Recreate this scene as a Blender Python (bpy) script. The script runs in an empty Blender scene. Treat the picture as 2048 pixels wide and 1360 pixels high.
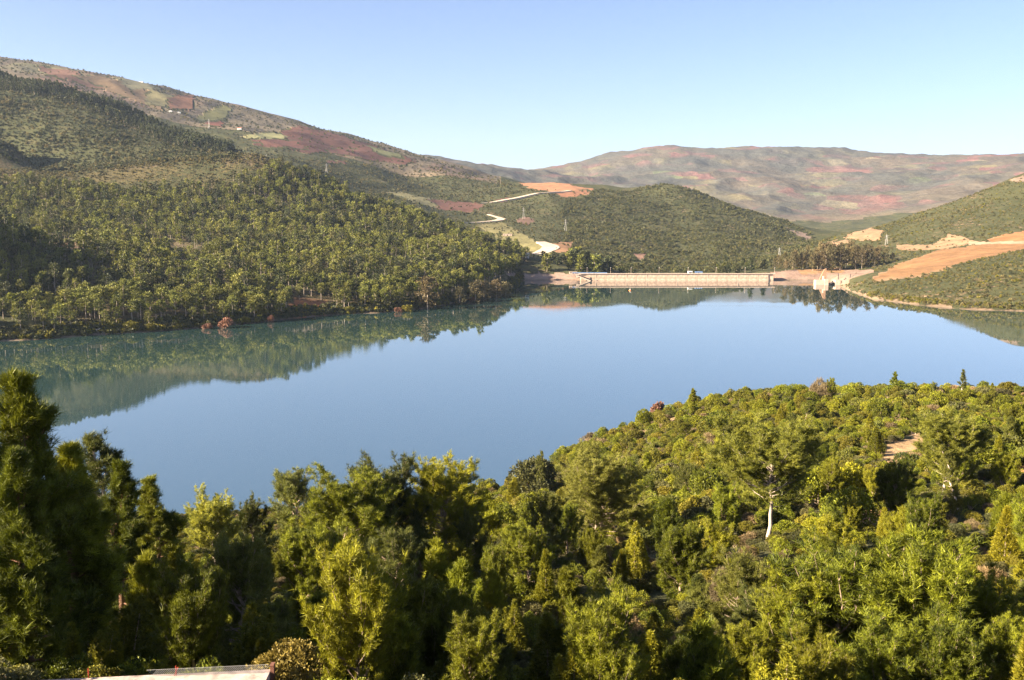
import bpy, math, random
import numpy as np
from math import radians, sin, cos, tan, pi

# ------------------------------------------------------------------ camera, sky, sun, exposure
scene = bpy.context.scene
COL = scene.collection
CAMZ = 80.0                      # camera height above the water (water at z = 0)
F, CX, CY, HORIZON = 2010.0, 1024.0, 680.0, 425.0
PITCH = math.atan((CY - HORIZON) / F)
cam_d = bpy.data.cameras.new('camera')
cam_d.sensor_width = 36.0
cam_d.lens = F / 2048.0 * 36.0
cam_d.clip_start = 0.5
cam_d.clip_end = 40000.0
cam = bpy.data.objects.new('camera', cam_d)
COL.objects.link(cam)
cam.location = (0, 0, CAMZ)
cam.rotation_euler = (pi / 2 - PITCH, 0, 0)
scene.camera = cam

SUN_EL = radians(23)
SUN_AZ = radians(-110)           # from +Y (view direction), negative = left; so: left and a little behind the camera
sun_dir = np.array([sin(SUN_AZ) * cos(SUN_EL), cos(SUN_AZ) * cos(SUN_EL), sin(SUN_EL)])
world = bpy.data.worlds.new('World')
scene.world = world
world.use_nodes = True
wn = world.node_tree.nodes
wl = world.node_tree.links
wn.clear()
wo = wn.new('ShaderNodeOutputWorld')
bg = wn.new('ShaderNodeBackground')
sky = wn.new('ShaderNodeTexSky')
sky.sky_type = 'NISHITA'
sky.sun_disc = False
sky.sun_elevation = SUN_EL
sky.sun_rotation = SUN_AZ
sky.altitude = 300
sky.air_density = 0.7
sky.dust_density = 0.9
sky.ozone_density = 2.0
bg.inputs['Strength'].default_value = 0.0515
tint_ = wn.new('ShaderNodeMix'); tint_.data_type = 'RGBA'; tint_.blend_type = 'MULTIPLY'; tint_.inputs[0].default_value = 1.0; tint_.inputs[7].default_value = (1.0, .93, .98, 1)
wl.new(sky.outputs[0], tint_.inputs[6]); wl.new(tint_.outputs[2], bg.inputs[0])
wl.new(bg.outputs[0], wo.inputs[0])

sun_l = bpy.data.lights.new('sun', 'SUN')
sun_l.energy = 5.0
sun_l.angle = radians(0.5)
sun_l.color = (1.0, 0.86, 0.66)
sun = bpy.data.objects.new('sun', sun_l)
COL.objects.link(sun)
from mathutils import Vector
sun.rotation_euler = Vector((-sun_dir[0], -sun_dir[1], -sun_dir[2])).to_track_quat('-Z', 'Y').to_euler()

scene.view_settings.view_transform = 'Standard'
scene.view_settings.look = 'None'
scene.view_settings.gamma = 1.0
scene.view_settings.use_curve_mapping = False
scene.view_settings.exposure = 2.2
scene.render.engine = 'CYCLES'
scene.cycles.max_bounces = 5
scene.cycles.diffuse_bounces = 1
scene.cycles.glossy_bounces = 2
scene.cycles.transmission_bounces = 2
scene.cycles.transparent_max_bounces = 6
scene.cycles.volume_bounces = 0
scene.cycles.use_denoising = True
scene.cycles.denoising_prefilter = 'NONE'

rng = np.random.default_rng(7)
random.seed(7)

# ------------------------------------------------------------------ helpers
CP, SP = cos(PITCH), sin(PITCH)
def unproj(px, py, D):
    """the point at forward distance D metres (Y = D) seen at photo pixel px, py"""
    a = (px - CX) / F; b = (CY - py) / F
    s = D / (CP + b * SP)
    return np.array([a * s, D, CAMZ + (-SP + b * CP) * s])
def at_height(px, D, Z):
    s = (Z - CAMZ) / D
    b = (s * CP + SP) / (CP - s * SP)
    return np.array([(px - CX) / F * D / (CP + b * SP), D, Z])
def on_water(px, py):
    b = (CY - py) / F
    D = -CAMZ * (CP + b * SP) / (-SP + b * CP)
    return unproj(px, py, D)
def proj(P):
    P = np.asarray(P, float)
    x, y, z = P[..., 0], P[..., 1], P[..., 2] - CAMZ
    fwd = np.maximum(y * CP - z * SP, 0.01)
    up = y * SP + z * CP
    return CX + F * x / fwd, CY - F * up / fwd

def mesh_np(name, verts, faces, mats=(), mat_idx=None, smooth=False, attrs=None):
    """verts (n,3); faces (m,3) or (m,4) or a list of such arrays"""
    me = bpy.data.meshes.new(name)
    if not isinstance(faces, (list, tuple)): faces = [faces]
    faces = [np.asarray(f, dtype=np.int32) for f in faces if len(f)]
    verts = np.asarray(verts, dtype=np.float32)
    me.vertices.add(len(verts)); me.vertices.foreach_set('co', verts.ravel())
    loops = np.concatenate([f.ravel() for f in faces])
    tot = np.concatenate([np.full(len(f), f.shape[1], np.int32) for f in faces])
    start = np.concatenate([[0], np.cumsum(tot)[:-1]]).astype(np.int32)
    me.loops.add(len(loops)); me.loops.foreach_set('vertex_index', loops)
    me.polygons.add(len(tot)); me.polygons.foreach_set('loop_start', start)
    try: me.polygons.foreach_set('loop_total', tot)
    except Exception: pass
    for m in mats: me.materials.append(m)
    if mat_idx is not None: me.polygons.foreach_set('material_index', np.asarray(mat_idx, np.int32))
    me.polygons.foreach_set('use_smooth', np.full(len(tot), bool(smooth)))
    if attrs:
        for k, (typ, arr) in attrs.items():
            at = me.attributes.new(k, typ, 'POINT')
            if typ == 'FLOAT_COLOR': at.data.foreach_set('color', np.asarray(arr, np.float32).ravel())
            else: at.data.foreach_set('value', np.asarray(arr, np.float32 if typ == 'FLOAT' else np.int32).ravel())
    me.update(calc_edges=True)
    me.validate()
    return me
def link(name, data, parent=None, loc=None, rot=None, scale=None):
    o = bpy.data.objects.new(name, data); COL.objects.link(o)
    if parent is not None: o.parent = parent
    if loc is not None: o.location = loc
    if rot is not None: o.rotation_euler = rot
    if scale is not None: o.scale = scale
    return o
def tag(o, label, cat=None, group=None, kind=None):
    o['label'] = label
    if cat: o['category'] = cat
    if group: o['group'] = group
    if kind: o['kind'] = kind
    return o

class Geo:
    """collects boxes and tubes into one mesh"""
    def __init__(s): s.v = []; s.f3 = []; s.f4 = []; s.n = 0
    def add(s, v, f):
        f = np.asarray(f) + s.n; v = np.asarray(v, float); s.v.append(v); s.n += len(v)
        (s.f3 if f.shape[1] == 3 else s.f4).append(f); return s
    def box(s, x0, x1, y0, y1, z0, z1):
        v = [(x0,y0,z0),(x1,y0,z0),(x1,y1,z0),(x0,y1,z0),(x0,y0,z1),(x1,y0,z1),(x1,y1,z1),(x0,y1,z1)]
        return s.add(v, [(0,3,2,1),(4,5,6,7),(0,1,5,4),(1,2,6,5),(2,3,7,6),(3,0,4,7)])
    def hexa(s, bottom, top):
        return s.add(list(bottom) + list(top), [(0,3,2,1),(4,5,6,7),(0,1,5,4),(1,2,6,5),(2,3,7,6),(3,0,4,7)])
    def tube(s, pts, rad, sides=5):
        pts = np.asarray(pts, float); k = len(pts); rad = np.broadcast_to(np.asarray(rad, float), (k,))
        d = np.gradient(pts, axis=0); d /= np.linalg.norm(d, axis=1, keepdims=True) + 1e-9
        ref = np.where(np.abs(d[:, 2:3]) > 0.9, np.array([[1., 0, 0]]), np.array([[0, 0, 1.]]))
        u = np.cross(ref, d); u /= np.linalg.norm(u, axis=1, keepdims=True) + 1e-9
        w = np.cross(d, u)
        a = np.arange(sides) * 2 * pi / sides
        ring = pts[:, None] + rad[:, None, None] * (np.cos(a)[None, :, None] * u[:, None] + np.sin(a)[None, :, None] * w[:, None])
        i = np.arange(k - 1)[:, None] * sides; j = np.arange(sides)[None]; j2 = (j + 1) % sides
        q = np.stack([i + j, i + j2, i + sides + j2, i + sides + j], -1).reshape(-1, 4)
        return s.add(ring.reshape(-1, 3), q)
    def mesh(s, name, mats=(), smooth=False):
        fs = []
        if s.f3: fs.append(np.concatenate(s.f3))
        if s.f4: fs.append(np.concatenate(s.f4))
        return mesh_np(name, np.concatenate(s.v), fs, mats, smooth=smooth)

# gradient noise
_perm = np.random.default_rng(3).permutation(512)
_g = np.random.default_rng(4).uniform(0, 2 * pi, 512)
def noise2(x, y, s=0):
    xi = np.floor(x).astype(int); yi = np.floor(y).astype(int); xf = x - xi; yf = y - yi
    def h(i, j):
        a = _g[_perm[(_perm[(i + s * 57) & 511] + j) & 511]]
        return np.cos(a), np.sin(a)
    u = xf * xf * xf * (xf * (xf * 6 - 15) + 10); v = yf * yf * yf * (yf * (yf * 6 - 15) + 10)
    def dot(i, j, dx, dy):
        c, t = h(i, j); return c * dx + t * dy
    n00 = dot(xi, yi, xf, yf); n10 = dot(xi + 1, yi, xf - 1, yf)
    n01 = dot(xi, yi + 1, xf, yf - 1); n11 = dot(xi + 1, yi + 1, xf - 1, yf - 1)
    return 1.5 * ((n00 * (1 - u) + n10 * u) * (1 - v) + (n01 * (1 - u) + n11 * u) * v)
def sstep(x, a, b):
    t = np.clip((x - a) / (b - a), 0, 1); return t * t * (3 - 2 * t)
def in_poly(px, py, poly):
    px = np.asarray(px); py = np.asarray(py); c = np.zeros(px.shape, bool); n = len(poly)
    for i in range(n):
        x0, y0 = poly[i]; x1, y1 = poly[(i + 1) % n]
        if y0 == y1: continue
        m = ((y0 > py) != (y1 > py)) & (px < (x1 - x0) * (py - y0) / (y1 - y0) + x0)
        c ^= m
    return c

# ---- material helpers
def new_mat(name):
    m = bpy.data.materials.new(name); m.use_nodes = True
    nt = m.node_tree; nt.nodes.clear()
    out = nt.nodes.new('ShaderNodeOutputMaterial')
    return m, nt, out
def N(nt, typ, **kw):
    n = nt.nodes.new(typ)
    for k, v in kw.items():
        if k.startswith('i_'):
            key = k[2:]
            n.inputs[int(key) if key.isdigit() else key.replace('_', ' ')].default_value = v
        else: setattr(n, k, v)
    return n
def mixrgb(nt, fac, a, b, blend='MIX'):
    n = nt.nodes.new('ShaderNodeMix'); n.data_type = 'RGBA'; n.blend_type = blend
    for idx, v in ((0, fac), (6, a), (7, b)):
        if hasattr(v, 'is_linked') or isinstance(v, bpy.types.NodeSocket): nt.links.new(v, n.inputs[idx])
        else: n.inputs[idx].default_value = (*v, 1) if isinstance(v, tuple) and len(v) == 3 else v
    return n.outputs[2]
def ramp(nt, fac, stops, interp='LINEAR'):
    r = nt.nodes.new('ShaderNodeValToRGB'); r.color_ramp.interpolation = interp
    e = r.color_ramp.elements
    while len(e) < len(stops): e.new(0.5)
    for k, (p, c) in enumerate(stops):
        e[k].position = p; e[k].color = (*c, 1) if len(c) == 3 else c
    nt.links.new(fac, r.inputs[0]); return r.outputs[0]
def simple_mat(name, col, rough=0.85, var=0.15, scale=2.0, bump=0.0, metallic=0.0, spec=0.2):
    m, nt, out = new_mat(name)
    b = N(nt, 'ShaderNodeBsdfPrincipled', i_Roughness=rough, i_Metallic=metallic)
    b.inputs['Specular IOR Level'].default_value = spec
    tc = N(nt, 'ShaderNodeTexCoord')
    nz = N(nt, 'ShaderNodeTexNoise', i_Scale=scale, i_Detail=6.0, i_Roughness=0.65)
    nt.links.new(tc.outputs['Object'], nz.inputs['Vector'])
    lo = tuple(max(0, c * (1 - 2 * var)) for c in col); hi = tuple(min(1, c * (1 + 2 * var)) for c in col)
    nt.links.new(ramp(nt, nz.outputs[0], [(0.3, lo), (0.7, hi)]), b.inputs['Base Color'])
    if bump:
        bp = N(nt, 'ShaderNodeBump', i_Strength=bump, i_Distance=0.1)
        nt.links.new(nz.outputs[0], bp.inputs['Height']); nt.links.new(bp.outputs[0], b.inputs['Normal'])
    nt.links.new(b.outputs[0], out.inputs[0])
    return m
# ------------------------------------------------------------------ terrain
# feature lines of the valley: (px, py, forward distance) where the photograph shows them, or (px, None, distance, height)
FAR_SHORE = [(-1400, 500), (-900, 530), (-400, 580)]            # beyond the frame: (px, distance)
FAR_SHORE_PX = [(0,683),(100,678),(200,669),(300,664),(400,656),(500,647),(560,640),(620,634),(680,629),(760,626),
                (850,617),(920,604),(980,595),(1015,586),(1028,572),(1042,562)]
RIGHT_SHORE_PX = [(1672,566),(1683,573),(1700,582),(1743,598),(1843,611),(1934,619),(2048,623)]
RIGHT_SHORE = [(2300, 780), (2800, 700), (3400, 600)]
NEAR_SHORE = [(-1400, 300), (-600, 280), (0, 262), (350, 256), (700, 266), (1000, 282), (1160, 334), (1310, 384),
              (1420, 420), (1600, 440), (1800, 440), (2048, 430), (2300, 420), (2800, 420), (3400, 450)]
ctrl = []
def dens(pts, step=0.035):
    out = [pts[0]]
    for a, b in zip(pts[:-1], pts[1:]):
        a = np.array(a); b = np.array(b)
        pa = (math.atan2(a[0], a[1]), math.log(math.hypot(a[0], a[1]))); pb = (math.atan2(b[0], b[1]), math.log(math.hypot(b[0], b[1])))
        n = max(1, int(math.hypot(pa[0] - pb[0], pa[1] - pb[1]) / step))
        for k in range(1, n + 1): out.append(a + (b - a) * k / n)
    return np.array(out)
def line(entries, step=0.035):
    P = []
    for e in entries:
        P.append(unproj(*e) if len(e) == 3 else at_height(e[0], e[2], e[3]))
    ctrl.append(dens(P, step))
far = [at_height(p, d, 0) for p, d in FAR_SHORE] + [on_water(*e) for e in FAR_SHORE_PX]
dam_l = [on_water(p, 560) for p in range(1050, 1675, 25)]
right = [on_water(*e) for e in RIGHT_SHORE_PX] + [at_height(p, d, 0) for p, d in RIGHT_SHORE]
far_all = dens(far + dam_l + right, 0.02)
ctrl.append(far_all)
near_all = dens([at_height(p, d, 0) for p, d in NEAR_SHORE], 0.03)
ctrl.append(near_all)
def offs(A, k, z):
    B = A * np.array([k, k, 1.0]); B[:, 2] = z; return B
fx, _ = proj(far_all)
ctrl.append(offs(far_all, 0.975, -5.0)); ctrl.append(offs(far_all, 0.92, -9.0))
bank = offs(far_all, 1.02, 4.0)
isdam = (fx > 1150) & (fx < 1518)
bank[:, 2] = np.where(isdam, 2.0, np.where((fx > 1030) & (fx < 1680), 7.5, 4.0))
ctrl.append(bank)
ctrl.append(offs(near_all, 1.04, -4.0)); ctrl.append(offs(near_all, 0.965, 3.0))
for k in (0.35, 0.7):
    m = []
    for p in range(-1400, 3401, 200):
        a = np.interp(p, [e[0] for e in NEAR_SHORE], [e[1] for e in NEAR_SHORE])
        b = np.interp(p, [-1400, -400, 0, 500, 850, 1015, 1050, 1670, 1743, 2048, 3400], [500, 580, 620, 720, 835, 1000, 1190, 1140, 930, 812, 600])
        m.append(at_height(p, a + (b - a) * k, -12))
    ctrl.append(np.array(m))
# near slopes
def rows(px, lst):
    ctrl.append(np.array([at_height(px, d, z) for d, z in lst]))
for px in (-1400, -700, -200):
    rows(px, [(6, 74), (18, 70), (30, 65), (50, 58), (75, 51), (100, 43), (150, 28), (200, 15), (240, 5)])
rows(200, [(6, 74), (18, 69), (30, 64.6), (50, 57), (75, 50), (100, 42), (150, 27), (200, 14), (240, 4)])
rows(500, [(6, 74), (18, 69), (30, 64.2), (50, 56), (75, 50), (100, 43), (130, 35), (180, 20), (230, 7)])
for px in (800, 1050):
    rows(px, [(6, 74), (25, 66), (45, 56.5), (70, 51), (100, 45), (130, 37), (180, 23), (230, 10)])
rows(1300, [(6, 74), (30, 64), (60, 53.5), (96, 46.5), (130, 40), (180, 31), (250, 19), (310, 11), (350, 6)])
rows(1400, [(310, 17), (340, 14), (375, 8)])
rows(1500, [(6, 74), (30, 62.5), (46, 57), (60, 53.5), (96, 47.3), (130, 41.5), (180, 35), (250, 27), (310, 21), (360, 12), (400, 5)])
rows(1750, [(6, 74), (18, 69), (30, 62.5), (46, 57), (60, 53.5), (96, 48.5), (130, 44.5), (185, 37), (250, 30), (300, 25), (360, 14), (410, 4)])
rows(2048, [(6, 75), (18, 69), (30, 63), (46, 57.5), (60, 54.5), (96, 50), (130, 46), (185, 38), (250, 31), (300, 25), (360, 14), (410, 4)])
for px in (2600, 3400):
    rows(px, [(6, 75), (30, 65), (60, 58), (96, 55), (130, 49), (185, 41), (250, 33), (300, 26), (360, 15)])
# pine hill on the far left shore
line([(-700,485,900),(0,492,930),(250,494,980),(480,496,1030),(700,502,1080),(880,515,1100)])
line([(-700,380,1200),(0,375,1230),(200,385,1260),(400,395,1290),(600,405,1330),(750,450,1300)])
line([(-200,330,1500),(0,352,1480),(150,338,1450),(330,321,1430),(430,315,1430),(500,309,1435),(560,324,1440),(620,355,1440),(700,398,1430),(800,430,1400),
      (900,462,1360),(980,488,1320),(1040,505,1290),(1075,518,1260)])
line([(200,337,1510),(330,326,1510),(470,318,1590)])
line([(560,370,1680),(700,430,1680),(800,458,1620),(900,490,1560),(1000,520,1440)])
line([(-300,205,1520),(-100,250,1480),(0,284,1440),(45,310,1420),(62,340,1390)])
line([(78,352,1425),(112,364,1440),(95,352,1490),(40,335,1540),(-30,315,1580)])
line([(-1100,300,620),(-700,330,650),(-450,340,690),(-280,390,710),(-170,480,705),(-100,590,690)])
# dark ridge
line([(-1400,40,1900),(-600,70,1900),(-200,112,1930),(0,155,1900),(100,170,1870),(200,202,1830),(300,254,1780),(400,291,1720),(480,310,1650)])
line([(-600,200,1680),(0,245,1680),(100,255,1660),(200,275,1630),(300,300,1600)])
line([(-200,210,2250),(0,215,2250),(200,255,2200),(300,295,2120),(400,315,2050)])
# big mountain on the left
line([(-1400,60,2800),(-600,70,2900),(-200,95,2900),(0,116,3000),(80,128,3000),(150,141,3000),(230,151,3050),(300,169,3050),(400,196,3100),(480,213,3100),
      (560,236,3150),(630,254,3150),(700,271,3200),(760,289,3150),(830,313,3000),(870,322,2850),(920,335,2800),(980,357,2740),(1040,374,2650),(1070,380,2600)])
line([(-600,110,2500),(0,160,2550),(200,190,2550),(330,230,2550),(450,258,2500),(560,290,2400),(680,318,2450),(760,345,2350),(800,372,2250)])
line([(480,312,2000),(560,318,2150),(640,340,2100),(720,372,2050),(790,392,2000),(860,412,1980),(930,418,1980)])
line([(600,330,1900),(680,385,1850),(770,415,1800),(860,440,1780)])
line([(870,345,2550),(905,372,2350),(940,398,2150),(960,408,2100)])
line([(820,352,2500),(845,385,2250),(880,402,2120)])
line([(1000,404,2130),(1060,390,2180),(1110,381,2220),(1150,374,2270)])
line([(1040,368,2400),(1075,362,2380),(1110,363,2360),(1150,371,2320)])
line([(925,449,1800),(960,444,1830),(1000,438,1870),(1016,434,1890),(990,426,1920),(975,421,1940)])
line([(1030,465,1700),(1078,486,1500),(1100,488,1490),(1112,494,1460),(1100,501,1430),(1060,511,1390),(980,516,1320)])
line([(1150,430,1950),(1130,460,1750),(1150,488,1560),(1200,512,1440),(1230,530,1350),(1150,535,1300)])
# wooded hill behind the dam
line([(1160,381,2250),(1200,384,2250),(1250,390,2260),(1290,383,2290),(1345,369,2313),(1400,383,2300),(1480,413,2230),(1560,443,2150),(1620,472,2060),(1645,484,2000)])
line([(1345,420,2150),(1345,470,1880),(1345,515,1580),(1345,538,1380)])
line([(1240,440,1950),(1250,490,1650),(1260,525,1420)])
line([(1450,450,2000),(1450,505,1620),(1440,536,1400)])
line([(1560,485,1850),(1540,520,1560)])
line([(1250,425,2750),(1345,430,2850),(1480,450,2750),(1620,478,2650),(1700,482,2500)])
# far ridges
line([(700,295,5200),(800,304,5000),(880,316,5000),(960,327,5000),(1050,343,5100),(1100,349,5300),(1160,356,5600)])
line([(850,350,3900),(950,362,3900),(1050,378,3700),(1150,385,3600)])
line([(1060,365,6700),(1100,349,6600),(1150,327,6500),(1220,306,6500),(1300,291,6500),(1360,290,6500),(1420,298,6500),(1450,298,6500),(1520,290,6500),(1600,296,6500),
      (1640,295,6450),(1700,301,6450),(1760,308,6400),(1850,311,6300),(1960,313,6200),(2048,311,6000),(2400,300,6000),(3400,270,6000)])
line([(1180,345,5700),(1300,345,5400),(1420,352,5300),(1540,350,5400),(1640,345,5500)])
line([(1200,385,4700),(1350,385,4500),(1500,395,4400),(1600,405,4300)])
line([(1700,372,4700),(1760,350,5100),(1790,322,5700)])
line([(1620,455,3500),(1700,450,3500),(1780,425,3700),(1850,400,3900)])
line([(1850,420,3600),(1950,370,4200),(2048,335,4800),(2300,310,5000)])
line([(-1400,110,4500),(-400,150,4500),(300,230,4500),(700,310,4500)])
line([(-1400,350,9000),(0,380,9000),(700,380,9500),(1400,380,9500),(2048,380,9500),(3400,350,9500)])
line([(-1400,380,13500),(1024,390,13500),(3400,380,13500)])
# right hillside
line([(3400,180,1700),(2600,270,1700),(2200,325,1700),(2048,352,1700),(1960,387,1680),(1900,412,1660),(1830,442,1640),(1750,461,1600),(1700,467,1580),(1640,488,1540),
      (1580,512,1470),(1540,528,1420)])
line([(3400,300,2300),(2200,410,2300),(2048,432,2300),(1900,455,2300),(1750,478,2200)])
line([(2300,400,1430),(2048,420,1450),(1900,458,1430),(1800,490,1400),(1700,508,1390)])
line([(2300,450,1250),(2048,468,1280),(1980,480,1290),(1900,490,1320),(1800,505,1340),(1700,528,1330),(1620,536,1290)])
line([(2300,480,1180),(2048,488,1220),(1950,495,1230),(1850,523,1200),(1770,551,1170),(1690,544,1230)])
line([(2300,490,1000),(2048,510,1040),(1950,532,1020),(1850,556,1000),(1770,568,1000),(1725,573,1020)])
line([(2300,545,880),(2048,560,900),(1950,580,890),(1850,592,900)])

C = np.concatenate(ctrl)
r_ = np.hypot(C[:, 0], C[:, 1])
U = np.stack([np.arctan2(C[:, 0], C[:, 1]), np.log(r_)], 1)
T = (C[:, 2] - CAMZ) / r_
# thin out coincident control points
key = np.round(U / 0.008).astype(int); _, keep = np.unique(key, axis=0, return_index=True)
U, T = U[keep], T[keep]
def kern(a, b):
    return -np.sqrt(np.maximum((a * a).sum(1)[:, None] + (b * b).sum(1)[None] - 2 * a @ b.T, 0) + 0.006 ** 2)
n = len(U)
A = np.zeros((n + 3, n + 3)); A[:n, :n] = kern(U, U) + 1e-4 * np.eye(n)
A[:n, n] = A[n, :n] = 1; A[:n, n + 1:] = U; A[n + 1:, :n] = U.T
w = np.linalg.solve(A, np.concatenate([T, [0, 0, 0]]))
AZ = np.linspace(-radians(52), radians(52), 441); LV = np.linspace(math.log(5), math.log(14000), 460)
gu, gv = np.meshgrid(AZ, LV, indexing='ij'); G = np.stack([gu.ravel(), gv.ravel()], 1)
TG = np.concatenate([kern(g, U) @ w[:n] + w[n] + g @ w[n + 1:] for g in np.array_split(G, 60)]).reshape(gu.shape)

def ground(X, Y):
    X = np.asarray(X, float); Y = np.asarray(Y, float)
    r = np.hypot(X, Y); az = np.clip(np.arctan2(X, Y), AZ[0], AZ[-1] - 1e-6); v = np.clip(np.log(np.maximum(r, 0.5)), LV[0], LV[-1] - 1e-6)
    fi = (az - AZ[0]) / (AZ[1] - AZ[0]); fj = (v - LV[0]) / (LV[1] - LV[0])
    i = fi.astype(int); j = fj.astype(int); a = fi - i; b = fj - j
    t = TG[i, j] * (1 - a) * (1 - b) + TG[i + 1, j] * a * (1 - b) + TG[i, j + 1] * (1 - a) * b + TG[i + 1, j + 1] * a * b
    z = CAMZ + t * np.maximum(r, 5.0)
    land = sstep(z, 0.5, 14.0)
    farw = sstep(r, 700, 2500)
    def rid(l, s): return 0.55 - 2 * np.abs(noise2(X / l, Y / l, s))
    d = farw * np.minimum(r, 2300 + 1100 * sstep(r, 3300, 5000)) * (0.0045 * rid(420., 1) + 0.0022 * rid(170., 2) + 0.0009 * noise2(X / 60., Y / 60., 3))
    d += sstep(r, 3300, 5200) * (34 * rid(1200., 5) + 15 * rid(480., 6) + 5 * rid(190., 9)) * (1 - 0.75 * sstep(r, 5600, 6300))
    d += (1 - farw) * (0.9 * noise2(X / 28., Y / 28., 7) + 0.45 * noise2(X / 9., Y / 9., 8)) * sstep(r, 20, 80)
    return z + d * land

# ---- colour zones: (polygon in photo pixels, soil colour, scrub cover, distance range)
ZONES = [
 ([(555,264),(600,250),(690,272),(760,295),(835,322),(800,332),(700,302),(620,308),(500,290)], (.22,.09,.06), .36, 2100, 4200),
 ([(70,130),(150,142),(230,170),(200,180),(90,150)], (.27,.13,.08), .2, 2300, 4200),
 ([(140,150),(200,150),(320,190),(330,222),(250,195)], (.30,.19,.09), .15, 2300, 4200),
 ([(320,200),(350,188),(395,190),(380,222),(340,218)], (.34,.15,.075), .1, 2300, 4200),
 ([(225,153),(290,163),(330,180),(260,178)], (.27,.25,.13), .2, 2300, 4200),
 ([(285,205),(300,180),(345,190),(330,215)], (.30,.26,.10), .1, 2300, 4200),
 ([(390,237),(440,208),(472,214),(440,247),(400,245)], (.26,.25,.08), .1, 2200, 4200),
 ([(408,243),(448,240),(444,254),(415,253)], (.30,.10,.06), .05, 2200, 4200),
 ([(485,271),(540,264),(577,271),(567,279),(500,277)], (.44,.42,.15), .02, 2100, 4200),
 ([(490,278),(590,281),(620,298),(540,296)], (.27,.11,.075), .1, 2000, 4200),
 ([(640,300),(700,296),(770,312),(800,326),(740,322)], (.24,.10,.07), .25, 2000, 4200),
 ([(650,320),(690,322),(690,328),(655,327)], (.30,.13,.085), .05, 1700, 4200),
 ([(730,290),(790,305),(810,318),(760,312)], (.22,.23,.09), .2, 2000, 4200),
 ([(1030,362),(1075,360),(1140,369),(1190,380),(1165,394),(1125,388),(1060,378)], (.56,.25,.10), .02, 2000, 2700),
 ([(1110,385),(1180,380),(1160,396),(1120,396)], (.48,.20,.085), .15, 2000, 2700),
 ([(770,385),(805,384),(900,405),(930,420),(860,414)], (.30,.27,.11), .2, 1700, 2400),
 ([(850,397),(975,408),(940,426),(885,420)], (.25,.11,.075), .2, 1700, 2400),
 ([(985,400),(1020,393),(1030,398),(1000,407)], (.24,.10,.07), .05, 1700, 2400),
 ([(950,450),(1010,445),(1075,485),(1100,490),(1130,498),(1090,512),(1010,490)], (.27,.24,.11), .45, 1300, 1950),
 ([(970,505),(1030,508),(1030,517),(965,517)], (.33,.12,.06), .1, 1250, 1450),
 ([(1105,487),(1150,482),(1140,505),(1105,505)], (.46,.26,.14), .25, 1300, 1700),
 ([(1040,432),(1075,440),(1060,450),(1035,445)], (.30,.17,.11), .3, 1600, 2100),
 ([(1270,508),(1292,508),(1290,520),(1274,520)], (.46,.27,.18), .05, 1300, 1800),
 ([(1560,445),(1600,462),(1625,476),(1615,484),(1580,462)], (.42,.29,.21), .35, 1800, 2250),
 ([(1690,475),(1715,462),(1740,455),(1768,462),(1758,481),(1720,480)], (.42,.27,.155), .22, 1300, 1800),
 ([(1640,488),(1690,478),(1700,486),(1650,498)], (.38,.25,.15), .5, 1300, 1700),
 ([(1790,490),(1865,488),(1900,468),(1955,483),(1930,491),(1880,500),(1800,500)], (.42,.27,.155), .2, 1200, 1550),
 ([(2020,358),(2060,346),(2060,362),(2030,366)], (.38,.26,.17), .45, 1300, 2000),
 ([(1745,560),(1800,528),(1880,500),(1960,490),(2300,478),(2300,489),(2060,497),(1970,514),(1890,535),(1840,549),(1790,560)], (.36,.20,.095), .0, 1000, 1330),
 ([(1975,479),(2060,459),(2300,440),(2300,480),(1985,485)], (.42,.19,.085), .0, 1150, 1400),
 ([(1940,484),(2300,478),(2300,484),(1940,490)], (.52,.38,.25), .0, 1150, 1350),
 ([(1000,547),(1168,545),(1168,566),(1000,566)], (.44,.31,.24), .05, 1130, 1235),
 ([(1520,545),(1580,540),(1650,538),(1745,540),(1760,552),(1720,562),(1680,570),(1520,566)], (.41,.28,.21), .05, 1090, 1290),
 ([(1590,540),(1680,536),(1690,545),(1600,548)], (.50,.29,.15), .1, 1150, 1330),
 ([(1750,935),(1765,900),(1845,858),(1860,880),(1800,935)], (.52,.34,.175), .05, 110, 270),
 ([(2015,945),(2080,920),(2080,965),(2030,960)], (.50,.24,.10), .05, 60, 260),
 ([(1690,1030),(1760,1010),(1790,1060),(1720,1075)], (.46,.27,.13), .3, 60, 180),
 ([(80,487),(182,483),(182,497),(95,499)], (.32,.21,.12), .05, 800, 1100),
 ([(355,508),(410,505),(410,520),(360,520)], (.34,.23,.15), .1, 700, 1100),
 ([(150,345),(480,325),(560,360),(430,385),(150,380)], (.16,.13,.058), .6, 1200, 1600),
 ([(575,608),(640,598),(665,618),(650,632),(585,634)], (.40,.16,.07), .12, 700, 860),
]
def zone_at(px, py, D):
    """index of the colour zone (-1: none)"""
    out = np.full(np.shape(px), -1)
    for k, (poly, c, s, d0, d1) in enumerate(ZONES):
        m = (D > d0) & (D < d1)
        if m.any(): out[m & in_poly(px, py, poly)] = k
    return out

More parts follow.
